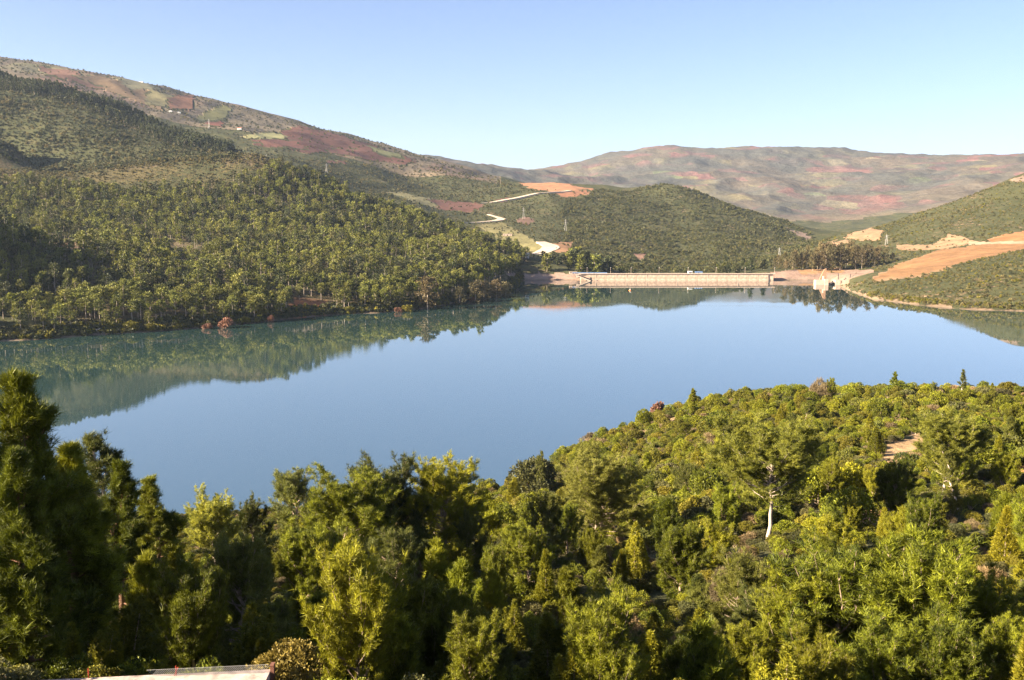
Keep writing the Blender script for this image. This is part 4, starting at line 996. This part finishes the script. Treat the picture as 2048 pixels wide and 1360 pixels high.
far_at('conifer_tree', CONE, 1527, 545, 1255, 518, 'wide layered dark conifer behind the right end of the dam', 'dark conifers behind the dam', 1.2)
for i in range(58):                                   # eucalyptus belt on the right bank
    x_ = 1545 + 245 * (i + R2.uniform(0, 1)) / 58; D = R2.uniform(1235, 1330); top = np.interp(x_, [1540, 1580, 1620, 1660, 1720, 1760, 1800], [520, 508, 496, 490, 488, 496, 515]) + R2.uniform(-6, 18)
    lb = 'tall olive brown eucalyptus in the belt above the spillway' if x_ < 1700 else 'tall olive brown eucalyptus in the belt left of the ploughed field'
    far_at('eucalyptus_tree', EU, x_, 540, D, top, lb, 'eucalyptus belt above the spillway' if x_ < 1700 else 'eucalyptus belt beside the ploughed field', R2.uniform(.6, .95), 'eucalyptus')

# rust red tamarisk bushes and pale rock at the far water edge
RB = [shrub(500 + i, Rr=3.0, H=4.2, n=700, mat=M_RUST, k=2, tl=.7, tw=.35, lobes=7) for i in range(2)]
def bush_at(name, me, px, py, h, H0, label, group=None, wid=1.0, cat='bush'):
    P = on_water(px, py); s = h / H0; k_ = 1.004
    o = link(name, me, loc=(P[0] * k_, P[1] * k_, max(0.0, float(ground(P[0] * k_, P[1] * k_))) - .1), rot=(0, 0, random.uniform(0, 6)), scale=(s * wid, s * wid, s)); return tag(o, label, cat, group)
bush_at('tamarisk_bush', RB[0], 453, 656, 6.6, 4.2, 'big round rust red bush at the far water edge', 'rust red bushes on the shore', 1.1)
bush_at('tamarisk_bush', RB[1], 416, 658, 3.8, 4.2, 'low rust red bush left of the big red one at the water', 'rust red bushes on the shore', 1.3)
bush_at('tamarisk_bush', RB[1], 543, 644, 5.0, 4.2, 'thin pinkish bush right of the big red bush at the water', 'rust red bushes on the shore', .7)
bush_at('tamarisk_bush', RB[0], 796, 625, 3.6, 4.2, 'small pinkish bush at the water left of the tallest eucalyptus', 'rust red bushes on the shore', 1.4)
bush_at('tamarisk_bush', RB[0], 942, 603, 4.0, 4.2, 'orange bush at the foot of the rust brown eucalyptus', 'rust red bushes on the shore', 1.3)
YB = [shrub(510 + i, Rr=3.0, H=3.8, n=900, mat=M_SHRUB, k=2, tl=.55, tw=.35, lobes=8) for i in range(2)]
for x_, y_, h, lb in ((225, 666, 5.5, 'yellow green bush just right of the white shore rock'), (262, 665, 6.2, 'tallest yellow green bush beside the white shore rock'), (300, 664, 5.0, 'rounded yellow green bush at the end of the lit shore patch'),
                   (490, 648, 4.5, 'low yellow green bush between the red bushes on the shore'), (520, 642, 7.5, 'tall yellow green bush above the thin pinkish bush'), (700, 628, 5, 'green bush on the bank right of the red earth'), (815, 624, 5.5, 'dark green bush at the water left of the tallest eucalyptus')):
    bush_at('shore_bush', YB[0 if x_ % 2 else 1], x_, y_, h, 3.8, lb, 'yellow green bushes on the far shore', 1.15)
Rr_ = np.random.default_rng(9); P = on_water(198, 668)
ph = np.linspace(0, 2 * pi, 11)[:-1]; th = np.linspace(0, pi / 2, 6); V = np.array([[4.5 * cos(a) * sin(t), 2.5 * sin(a) * sin(t), 3.2 * cos(t) - .4] for t in th for a in ph]); V *= Rr_.uniform(.8, 1.2, (len(V), 1))
fq = [(i * 10 + j, (i + 1) * 10 + j, (i + 1) * 10 + (j + 1) % 10, i * 10 + (j + 1) % 10) for i in range(5) for j in range(10)]
o = link('shore_rock', mesh_np('shore_rock', V, np.array(fq), [simple_mat('pale_rock', (.55, .46, .36), var=.2, scale=.8, bump=.5)]), loc=(P[0], P[1] * 1.003, .3)); tag(o, 'white rock lying at the far water edge left of the yellow bushes', 'rock')
# ------------------------------------------------------------------ the slope below the camera: pines, cypresses, bushes
PR = {
 'umbrella': [pine(601, H=12.5, cb=.36, Rr=4.9, prof=prof_dome, nl=60, e0=.45, e1=1.0, bend=.015, ntuft=9500, k=14, tl=.38, tw=.032, bark=M_PALEB, twigs=13, r0=.015, mat=M_PINE_U),
              pine(602, H=12.5, cb=.32, Rr=5.2, prof=prof_dome, nl=60, e0=.45, e1=1.0, bend=.015, ntuft=9500, k=14, tl=.38, tw=.032, bark=M_PALEB, twigs=13, r0=.014, mat=M_PINE_U)],
 'broad': [pine(611 + i, H=11, cb=.10, Rr=5.2, prof=prof_dome, nl=74, e0=.05, e1=.95, curl=.5, ntuft=9500, k=14, tl=.40, tw=.032, leaders=[1, 2, 1][i], twigs=8, mat=[M_PINE, M_PINE_G, M_PINE][i]) for i in range(3)],
 'round': [pine(621 + i, H=10, cb=.10, Rr=3.1, prof=prof_dome, nl=52, e0=.1, e1=1.0, curl=.6, ntuft=3800, k=14, tl=.38, tw=.032, twigs=8, mat=[M_PINE_G, M_PINE][i]) for i in range(2)],
 'bushy': [pine(631 + i, H=8.5, cb=.03, Rr=2.9, prof=prof_oval, nl=54, e0=.35, e1=1.1, curl=.8, ntuft=5600, k=14, tl=.34, tw=.032, leaders=[3, 2, 4][i], twigs=9, plume=.5, sprd=.5) for i in range(3)],
 'cone': [pine(641 + i, H=12.5, cb=.06, Rr=[2.9, 2.3][i], prof=prof_cone, nl=64, e0=.0, e1=.9, curl=.6, ntuft=6500, k=14, tl=.38, tw=.032, twigs=8, bark=M_BARKD) for i in range(2)],
 'sparse': [pine(651, H=12, cb=.15, Rr=2.4, prof=prof_cone, nl=40, e0=.1, e1=.8, curl=.5, ntuft=2400, k=14, tl=.36, tw=.032, twigs=7, bark=M_PALEB, mat=M_PINE_G)],
 'young': [pine(661 + i, H=5, cb=.03, Rr=1.5, prof=prof_cone, nl=36, e0=.55, e1=1.15, curl=.6, ntuft=1700, k=14, tl=.32, tw=.032, twigs=6, plume=.6, sprd=.45, mat=[M_PINE, M_PINE, M_PINE_G][i]) for i in range(3)],
 'flame': [cypress(671 + i, H=5.5, Rr=[1.25, 1.5, 1.1, 1.7][i], lobes=[5, 8, 3, 10][i]) for i in range(4)],
}
HERO = [  # px, y of the tip, distance, kind, variant, width, (name, label), short name for neighbours
 (22, 752, 41, 'cone', 0, 1.02, 'tallest dark pine at the left edge, lit needles only at its tip', 'the tallest dark pine at the left edge'),
 (143, 893, 46, 'cone', 1, 1.15, 'narrow black pine spire beside the tallest dark pine', 'the narrow black pine spire'),
 (28, 905, 33, 'cone', 1, .9, 'shaded pine in the bottom left corner with yellow lit left side', 'the corner pine with yellow lit side'),
 (196, 868, 66, 'sparse', 0, 1.2, 'sparse grey green pine with open tip behind the black spire', 'the sparse pine with open tip'),
 (236, 925, 62, 'cone', 0, .95, 'lit pine with golden needles right of the black spire', 'the golden lit pine at left'),
 (300, 958, 72, 'cone', 0, 1.05, 'half shaded pine stepping down to the lake at left', 'the half shaded lakeside pine'),
 (425, 980, 98, 'umbrella', 1, .80, 'airy lit pine with pale forked branches above the wall', 'the airy forked pine'),
 (505, 996, 104, 'round', 0, .85, 'dark small-crowned pine right of the airy forked pine', 'the dark small-crowned pine'),
 (592, 938, 116, 'round', 0, 1.05, 'rounded grey green pine standing free against the lake', 'the rounded grey green pine'),
 (690, 948, 80, 'broad', 0, 1.10, 'broad sunlit pine with pale branches in the middle of the slope', 'the broad sunlit pine'),
 (772, 915, 86, 'broad', 1, .85, 'pine top rising behind the broad sunlit pine', 'the pine top behind the broad one'),
 (888, 920, 89, 'broad', 2, 1.0, 'big dark pine with lit upper branches against the lake', 'the big dark pine'),
 (972, 990, 108, 'young', 1, 1.1, 'small green pine beside the pink shore strip', 'the small pine by the pink shore'),
 (1190, 898, 108, 'broad', 1, 1.10, 'wide fan-shaped pine with black shaded right side', 'the wide fan-shaped pine'),
 (1545, 834, 96, 'umbrella', 0, 1.05, 'umbrella pine with a tall bare white trunk among the bushes', 'the white-trunked umbrella pine'),
 (1900, 812, 110, 'umbrella', 1, 1.12, 'large pale-trunked pine below the bare tan patch', 'the large pale-trunked pine'),
 (1372, 925, 150, 'broad', 1, .95, 'grey green pine with upswept limbs left of the white-trunked one', 'the upswept grey green pine'),
 (1272, 1042, 84, 'flame', 1, 1.0, 'golden smooth cypress with two tips in the middle', 'the two-tipped golden cypress'),
 (1243, 1100, 78, 'flame', 2, 1.0, 'slim golden cypress below the two-tipped one', 'the slim golden cypress'),
 (800, 1150, 43, 'bushy', 0, 1.15, 'big bright green bushy pine with many plumes at bottom centre', 'the big bright bushy pine'),
 (862, 1158, 44, 'bushy', 1, .80, 'right-hand plume cluster beside the big bright bushy pine', 'the plume cluster at bottom centre'),
 (913, 1125, 60, 'young', 0, 1.0, 'little upright young pine against the black shade', 'the little upright young pine'),
 (1055, 1048, 74, 'broad', 0, .85, 'lit pine with tangled pale twigs left of the golden cypresses', 'the pale-twigged pine'),
 (1360, 1050, 74, 'bushy', 1, 1.0, 'sunlit bushy pine right of the golden cypresses', 'the sunlit bushy pine'),
 (1425, 1040, 82, 'bushy', 2, .95, 'rounded yellow green pine left of the white trunk', 'the rounded yellow green pine'),
 (1690, 1095, 46, 'bushy', 2, 1.35, 'huge plumed pine filling the lower right', 'the huge plumed pine'),
 (1590, 1135, 47, 'bushy', 0, 1.10, 'wide lit pine left of the huge plumed one', 'the wide lit pine at lower right'),
 (1860, 1085, 44, 'bushy', 1, 1.25, 'lit plumed pine with pale limbs at lower right', 'the pale-limbed plumed pine'),
 (1970, 1150, 46, 'bushy', 0, 1.0, 'dense pine near the right edge at the bottom', 'the dense pine near the right edge'),
 (2045, 1120, 52, 'flame', 3, 1.1, 'golden cypress cut by the right picture edge', 'the golden cypress at the right edge'),
 (1240, 1215, 43, 'flame', 1, .8, 'dull grey green cypress at the bottom edge, tallest of three', 'the dull bottom cypress'),
 (1196, 1262, 40, 'flame', 0, .8, 'small grey cypress left of the tallest bottom one', 'the small bottom cypress'),
 (1302, 1262, 41, 'flame', 2, 1.1, 'small grey cypress right of the tallest bottom one', 'the right bottom cypress'),
 (345, 1102, 54, 'flame', 0, 1.0, 'cypress in black shade with its lit tip showing', 'the lit-tipped cypress'),
 (392, 1118, 56, 'flame', 2, 1.0, 'second shaded cypress with a thin lit tip', 'the thin lit-tipped cypress'),
 (282, 1112, 55, 'young', 0, 1.1, 'shaded young pine with one lit shoot above the wall', 'the young pine with lit shoot'),
 (240, 1182, 37, 'flame', 3, 1.05, 'bright golden cypress leaning right above the left wall end', 'the bright golden cypress by the wall'),
 (195, 1245, 34.5, 'flame', 1, 1.0, 'low golden cypress at the foot of the leaning golden one', 'the low golden cypress by the wall'),
 (575, 1060, 84, 'round', 1, .9, 'pointed lit pine below the rounded grey green pine', 'the pointed lit pine'),
 (520, 1088, 76, 'young', 2, 1.3, 'fresh green young pine right above the black shade', 'the fresh green young pine'),
 (592, 1180, 58, 'flame', 0, 1.0, 'lit cypress cone above the yellow-leaved shrub', 'the lit cypress cone'),
 (556, 1196, 57, 'flame', 2, 1.2, 'left cone of the cypress pair above the yellow-leaved shrub', 'the left cypress cone'),
 (1790, 744, 292, 'cone', 0, 1.0, 'pointed pine breaking the crest of the promontory', 'the pointed crest pine'),
 (1386, 777, 330, 'cone', 1, 1.2, 'small dark conical pine on the left crest of the promontory', 'the small conical crest pine'),
 (1926, 739, 286, 'sparse', 0, .9, 'spindly bare-stemmed pine standing above the promontory crest', 'the spindly crest pine'),
 (1662, 756, 290, 'round', 1, .9, 'rounded dark-tipped pine on the promontory crest', 'the rounded crest pine'),
 (1868, 764, 288, 'round', 0, .9, 'low rounded pine between two taller crest pines', 'the low rounded crest pine'),
 (1985, 765, 286, 'flame', 0, 1.2, 'dense pointed cypress right of the spindly crest pine', 'the pointed crest cypress'),
 (1736, 770, 292, 'flame', 3, 1.0, 'round cypress left of the pointed crest pine', 'the round crest cypress'),
 (1082, 902, 236, 'sparse', 0, .7, 'thin spire of a pine over the pale willow by the shore', 'the thin shore spire'),
 (1030, 955, 226, 'flame', 2, 1.5, 'dark upright cypress at the near water edge', 'the dark cypress at the water'),
 (1600, 905, 150, 'flame', 3, 1.2, 'dark green rounded cypress right of the white-trunked crown', 'the dark cypress by the umbrella crown'),
 (1490, 960, 125, 'bushy', 0, .9, 'bushy pine half hidden behind the white-trunked crown', 'the half hidden bushy pine'),
 (1700, 1000, 96, 'broad', 0, .7, 'lit pine with visible trunk between the two pale-trunked pines', 'the lit pine between pale trunks'),
 (1800, 1020, 84, 'bushy', 2, .9, 'rounded lit pine below the bare tan patch', 'the rounded pine below the tan patch'),
 (1135, 1010, 98, 'bushy', 1, .8, 'lit bushy pine at the foot of the fan-shaped pine', 'the bushy pine under the fan pine'),
 (1330, 1000, 100, 'young', 0, 1.4, 'young pine in front of the upswept grey green pine', 'the young pine before the upswept one'),
 (640, 1035, 88, 'bushy', 2, .9, 'sunlit bushy pine left of the broad sunlit pine', 'the sunlit pine beside the broad one'),
 (720, 1080, 70, 'broad', 1, .7, 'lit pine with fine pale twigs below the broad sunlit pine', 'the fine-twigged pine'),
 (985, 1090, 70, 'bushy', 0, .75, 'green pine at the edge of the black shade in the centre', 'the pine at the shade edge'),
 (1500, 1262, 39, 'bushy', 1, 1.0, 'lit pine plume at the bottom edge left of the wide lit pine', 'the bottom plume at right'),
 (1640, 1268, 35, 'bushy', 2, 1.0, 'low bright pine at the bottom edge below the huge plumed pine', 'the low bright bottom pine'),
 (1775, 1232, 36.5, 'bushy', 0, 1.05, 'spreading lit pine at the bottom between two plumed pines', 'the spreading bottom pine'),
 (1910, 1235, 36, 'bushy', 2, 1.0, 'rounded lit pine at the bottom right', 'the rounded bottom right pine'),
 (2020, 1245, 37, 'bushy', 1, 1.0, 'bottom right corner pine with lit plumes', 'the bottom right corner pine'),
 (1400, 1215, 46, 'flame', 1, 1.2, 'golden cypress rising from the black shade at the bottom', 'the golden cypress in the shade'),
 (1095, 1225, 47, 'flame', 2, 1.3, 'cypress in black shade right of the plume cluster', 'the black shaded cypress'),
 (985, 1260, 43, 'young', 2, 1.3, 'dim young pine in the shade right of the bright bushy pine', 'the dim young pine'),
 (690, 1265, 42, 'flame', 0, 1.1, 'shaded cypress left of the big bright bushy pine', 'the shaded cypress at bottom'),
 (655, 1205, 52, 'young', 0, 1.3, 'small lit pine above the yellow-leaved shrub', 'the small lit pine at bottom'),
 (455, 1175, 56, 'young', 1, 1.2, 'young lit pine just right of the shaded cypresses', 'the young lit pine at left'),
]
placed = []
for (x_, yt, D, kd, vr, wd, lb, sn) in HERO:
    T_ = unproj(x_, yt, D); X = T_[0]; gz = float(ground(X, D)); h = max(1.6, T_[2] - gz + .1)
    nm = 'cypress_tree' if kd == 'flame' else 'pine_tree'
    lean = (0, .22) if 'leaning' in lb else (0, 0)
    tree(nm, PR[kd][vr], X, D, h, lb, 'trees on the slope below the camera', wid=wd * {'umbrella': 1.55, 'broad': 1.4, 'round': 1.3, 'bushy': 1.35, 'cone': 1.2}.get(kd, 1.1), lean=lean, cat='cypress' if kd == 'flame' else 'pine')
    placed.append((X, D, h * .28 * wd, x_, yt, sn))
# leaning pale trunk beside the large pale-trunked pine
P = unproj(1915, 1058, 104)
tree('pine_tree', PR['sparse'][0], P[0], 104, 7.0, 'leaning pine with a curved white trunk beside the large pale-trunked pine', 'trees on the slope below the camera', wid=1.0, lean=(0, .42), cat='pine')

# trees beyond the left edge of the frame: their shade falls on the left corner
for k_, (X, Y, h) in enumerate([(-31, 40, 15), (-37, 46, 13), (-31, 33.5, 15), (-38, 36, 15), (-26.5, 36.5, 13)]):
    tree('pine_tree', PR['cone'][k_ % 2], X, Y, h, 'tall pine just outside the left edge that shades the corner', 'pines beyond the left edge', wid=1.8, cat='pine')

# fill: smaller pines and cypresses that close the slope
R = np.random.default_rng(77)
LIM_X = [-200, 0, 200, 340, 420, 560, 640, 960, 1020, 1150, 1300, 1400, 1600, 2250]
LIM_Y = [980, 985, 1000, 1075, 1060, 1050, 1020, 1020, 1010, 960, 880, 815, 800, 800]
cand = []
for _ in range(9000):
    D = math.exp(R.uniform(math.log(33), math.log(230))); x_ = R.uniform(-60, 2110); cand.append((x_, D))
nfill = 0
def relation(x_, yt):
    best = min(placed_h, key=lambda p: math.hypot(p[3] - x_, (p[4] - yt) * 1.3)); dx_, dy_ = x_ - best[3], yt - best[4]
    where = ('left of' if dx_ < 0 else 'right of') if abs(dx_) > abs(dy_) else ('below' if dy_ > 0 else 'behind')
    return f'{where} {best[5]}'
placed_h = list(placed)
BARE = [[(1750,940),(1765,895),(1850,855),(1865,890),(1800,940)], [(1430,1105),(1540,1090),(1530,1170),(1420,1175)], [(2010,950),(2090,915),(2090,970)], [(1500,1010),(1585,1010),(1575,1095),(1510,1095)], [(1870,985),(1965,985),(1960,1065),(1870,1065)]]
for x_, D in cand:
    if nfill >= 190: break
    if D > 150 and R.uniform() < .55: continue
    kd = R.choice(['young', 'flame', 'bushy', 'round'], p=[.18, .26, .34, .22] if D < 130 else [.30, .45, .15, .10]); vr = R.integers(len(PR[kd]))
    h = {'young': R.uniform(2.8, 5.4), 'flame': R.uniform(2.2, 5.0), 'bushy': R.uniform(4.0, 7.4), 'round': R.uniform(4.5, 8)}[kd]
    if D > 130: h *= .75
    P = at_height(x_, D, 50.0); X = (x_ - CX) / F * D / .96; gz = float(ground(X, D))
    if gz < 1.5: continue
    px_, yt = proj(np.array([X, D, gz + h])); px_, yt = float(px_), float(yt)
    if yt < np.interp(px_, LIM_X, LIM_Y) or yt > 1420: continue
    if 130 < px_ < 560 and D < 34: continue
    pb_, yb_ = proj(np.array([X, D, gz]))
    if any(in_poly(np.array([px_]), np.array([(yt + float(yb_)) / 2]), b)[0] for b in BARE): continue
    rr = h * .26 + .4
    if any(math.hypot(X - p[0], D - p[1]) < (rr + p[2]) * .78 for p in placed): continue
    placed.append((X, D, rr, px_, yt, ''))
    nm = 'cypress_tree' if kd == 'flame' else 'pine_tree'
    tone = {'young': 'young upright pine', 'flame': 'small smooth cypress', 'bushy': 'small bushy pine', 'round': 'small rounded pine'}[kd]
    tree(nm, PR[kd][vr], X, D, h, f'{tone} {relation(px_, yt)}', 'small trees filling the near slope', wid=R.uniform(1.05, 1.5), cat='cypress' if kd == 'flame' else 'pine')
    nfill += 1

nprom = 0
for _ in range(6000):
    if nprom >= 95: break
    D = R.uniform(120, 345); x_ = R.uniform(1120, 2090)
    kd = R.choice(['young', 'flame', 'bushy', 'round'], p=[.34, .30, .20, .16]); vr = R.integers(len(PR[kd])); h = R.uniform(2.4, 5.6)
    X = (x_ - CX) / F * D / .97; gz = float(ground(X, D))
    if gz < 3: continue
    px_, yt = (float(q) for q in proj(np.array([X, D, gz + h])))
    if yt < np.interp(px_, LIM_X, LIM_Y) - 25: continue
    pb_, yb_ = proj(np.array([X, D, gz]))
    if any(in_poly(np.array([px_]), np.array([(yt + float(yb_)) / 2]), b)[0] for b in BARE): continue
    if any(math.hypot(X - p[0], D - p[1]) < (h * .25 + p[2]) * .8 for p in placed): continue
    placed.append((X, D, h * .26, px_, yt, ''))
    tone = {'young': 'young upright pine', 'flame': 'smooth cypress', 'bushy': 'bushy pine', 'round': 'rounded pine'}[kd]
    sz = 'low' if h < 3.3 else ('tall' if h > 4.6 else 'mid-sized')
    tree('cypress_tree' if kd == 'flame' else 'pine_tree', PR[kd][vr], X, D, h, f'{sz} {tone} on the promontory {relation(px_, yt)}', 'small trees on the promontory', wid=R.uniform(1.1, 1.6), cat='cypress' if kd == 'flame' else 'pine'); nprom += 1

# ---- bushes of the promontory
SHF = [shrub(760 + i, Rr=1.4, H=[1.8, 2.2, 1.6, 2.0][i], n=2600, mat=[M_SHRUB, M_PINE, M_SHRUBG, M_SHRUB][i], k=2, tl=.10, tw=.05, lobes=8) for i in range(4)]
DRYF = shrub(770, Rr=1.3, H=1.6, n=2600, mat=M_DRY, k=3, tl=.22, tw=.018, lobes=6)
SH = [shrub(700 + i, Rr=1.5, H=[1.9, 2.3, 1.6, 2.0, 2.5, 1.8][i], n=1700, mat=[M_SHRUB, M_PINE, M_PINE_G, M_SHRUB, M_PINE, M_SHRUBG][i], k=2, tl=.15, tw=.07) for i in range(6)]
DRY = [shrub(720 + i, Rr=1.3, H=1.6, n=700, mat=[M_DRY, M_DRY, M_GREY][i], k=3, tl=.34, tw=.035, lobes=5) for i in range(3)]
special = [(1316, 828, 378, 806, RB[0], 4.2, .7, 'pinkish red bush at the tip of the promontory', 'bush'), (1182, 895, 334, 866, DRY[1], 1.6, 1.1, 'brown bare bush overhanging the lake at the shore bend', 'bush'),
           (1068, 985, 240, 915, None, 0, 1.0, 'pale yellow green willow at the near shore', 'willow'), (1640, 800, 292, 756, DRYF, 1.6, .55, 'bare grey twiggy bush on the promontory crest', 'bush'),
           (1490, 1170, 72, 1125, DRYF, 1.6, .6, 'big dry brown bush below the white-trunked umbrella pine', 'bush'), (1445, 1165, 70, 1135, DRYF, 1.6, .6, 'dry tan bush left of the big dry brown one', 'bush'),
           (1228, 1245, 58, 1215, DRYF, 1.6, .7, 'orange brown dead bush beside the black shade in the centre', 'bush'), (1985, 1170, 68, 1130, DRYF, 1.6, .7, 'dry grey bush near the right edge', 'bush'),
           (1345, 1010, 175, 985, DRY[1], 1.6, 1.5, 'low brown bush on the slope behind the upswept pine', 'bush')]
BR = shrub(740, Rr=1.2, H=2.2, n=5200, mat=M_BROAD, k=2, tl=.075, tw=.05, lobes=10)
WI = shrub(741, Rr=1.6, H=2.4, n=1500, mat=M_SHRUBG, k=3, tl=.22, tw=.06, lobes=7)
for (x_, yb, D, yt, me, H0, wd, lb, ct) in special:
    T_ = unproj(x_, yt, D); gz = float(ground(T_[0], D)); h = max(1.2, T_[2] - gz)
    if me is None: me, H0 = WI, 2.4
    o = link('willow_bush' if ct == 'willow' else 'dry_bush', me, loc=(T_[0], D, gz - .1), rot=(0, 0, R.uniform(0, 6)), scale=(h / H0 * wd, h / H0 * wd, h / H0)); tag(o, lb, ct, 'dry and bare bushes')
T_ = unproj(572, 1272, 31.5); gz = float(ground(T_[0], 31.5)); h = T_[2] - gz
o = link('broadleaf_shrub', BR, loc=(T_[0], 31.5, gz - .1), scale=(h / 2.2 * .95,) * 2 + (h / 2.2,)); tag(o, 'yellow-leaved shrub with orange tints at the end of the cement wall', 'shrub')

R = np.random.default_rng(91)
Q, qx, qy = with_ground(jgrid(-60, 320, 100, 430, 2.9, R))
ok = (Q[:, 2] > .8) & (qx > 930) & (qx < 2150) & (R.uniform(0, 1, len(qx)) < .80 + .35 * noise2(Q[:, 0] / 16., Q[:, 1] / 16., 31))
ok &= np.where(Q[:, 1] < 135, qx > 1280, True)
zi = zone_at(qx, qy, Q[:, 1]); ok &= (zi < 0) | (R.uniform(0, 1, len(qx)) < .12)
for p in placed:
    if p[1] < 400: ok &= np.hypot(Q[:, 0] - p[0], Q[:, 1] - p[1]) > p[2] * .5
for b in BARE[:3]: ok &= ~in_poly(qx, qy, b)
for w0, w1, d0, d1 in ((1515, 1580, 78, 98), (1870, 1965, 84, 113)): ok &= ~((qx > w0) & (qx < w1) & (Q[:, 1] > d0) & (Q[:, 1] < d1))
Q, qx, qy = Q[ok], qx[ok], qy[ok]; vis_ = visible(Q, 2.0, .5); Q, qx, qy = Q[vis_], qx[vis_], qy[vis_]
sc = np.clip(R.lognormal(-.15, .38, len(Q)), .4, 2.1) * (1 + .25 * noise2(Q[:, 0] / 22., Q[:, 1] / 22., 33)); big_ = np.argsort(-(sc / Q[:, 1]) * ((qx > 0) & (qx < 2048)))[:290]
mk = np.zeros(len(Q), bool); mk[big_] = True
for i in np.where(mk)[0]:
    v_ = R.integers(6); dry_ = R.uniform() < .05; me = DRY[R.integers(2)] if dry_ else SH[v_]
    o = link('dry_bush' if dry_ else 'shrub', me, loc=(Q[i, 0], Q[i, 1], Q[i, 2] - .15), rot=(0, 0, R.uniform(0, 6.28)), scale=(sc[i] * R.uniform(.85, 1.25),) * 2 + (sc[i],))
    sz = 'large' if sc[i] > 1.1 else ('small' if sc[i] < .8 else 'medium')
    tag(o, f"{sz} {'dry brown bush' if dry_ else ['olive bush', 'yellow green bush', 'dull green bush', 'olive bush', 'golden bush', 'grey green bush'][v_]} {relation(qx[i], qy[i] - 12)}", 'bush' if dry_ else 'shrub', 'bushes on the promontory')
scatter('promontory_scrub', Q[~mk], sc[~mk], SH + SH[:5] + DRY[:1], 'dense olive and golden scrub covering the promontory', 'scrub', 6)
# low undergrowth: fills the ground between trees
Q, qx, qy = with_ground(jgrid(-130, 240, 18, 260, 1.9, R))
ok = (Q[:, 2] > .8) & (qx > -250) & (qx < 2300); zi = zone_at(qx, qy, Q[:, 1]); ok &= (zi < 0) | (R.uniform(0, 1, len(qx)) < .10)
ok &= ~((Q[:, 1] < 30.5) & (qx > 60) & (qx < 620)); ok &= R.uniform(0, 1, len(qx)) < .92
for b in (BARE[0], BARE[2]): ok &= ~in_poly(qx, qy, b)
Q = Q[ok]
scatter('undergrowth', Q, R.uniform(.3, .8, len(Q)), SHF + SHF[:3] + [DRYF], 'low scrub and dry growth between the trees', 'undergrowth', 7)

Q, qx, qy = with_ground(jgrid(-40, 60, 22, 75, 1.7, R)); ok = (qx > -200) & (qx < 2250) & ~((Q[:, 1] < 31) & (qx > 60) & (qx < 640)) & (R.uniform(0, 1, len(qx)) < .6)
scatter('near_undergrowth', Q[ok], R.uniform(.22, .5, ok.sum()), SHF, 'leafy bushes crowding the ground below the near pines', 'undergrowth', 8)
# ------------------------------------------------------------------ the air of the valley
m, nt, out = new_mat('valley_haze')
pv = N(nt, 'ShaderNodeVolumePrincipled'); pv.inputs['Color'].default_value = (.64, .78, 1.0, 1); pv.inputs['Density'].default_value = 0.000028; pv.inputs['Anisotropy'].default_value = 0.2
nt.links.new(pv.outputs[0], out.inputs['Volume'])
g = Geo().box(-16500, 16500, -300, 15500, -30, 1150)
hz = link('haze', g.mesh('haze', [m])); tag(hz, 'thin blue morning haze over the valley', kind='stuff')
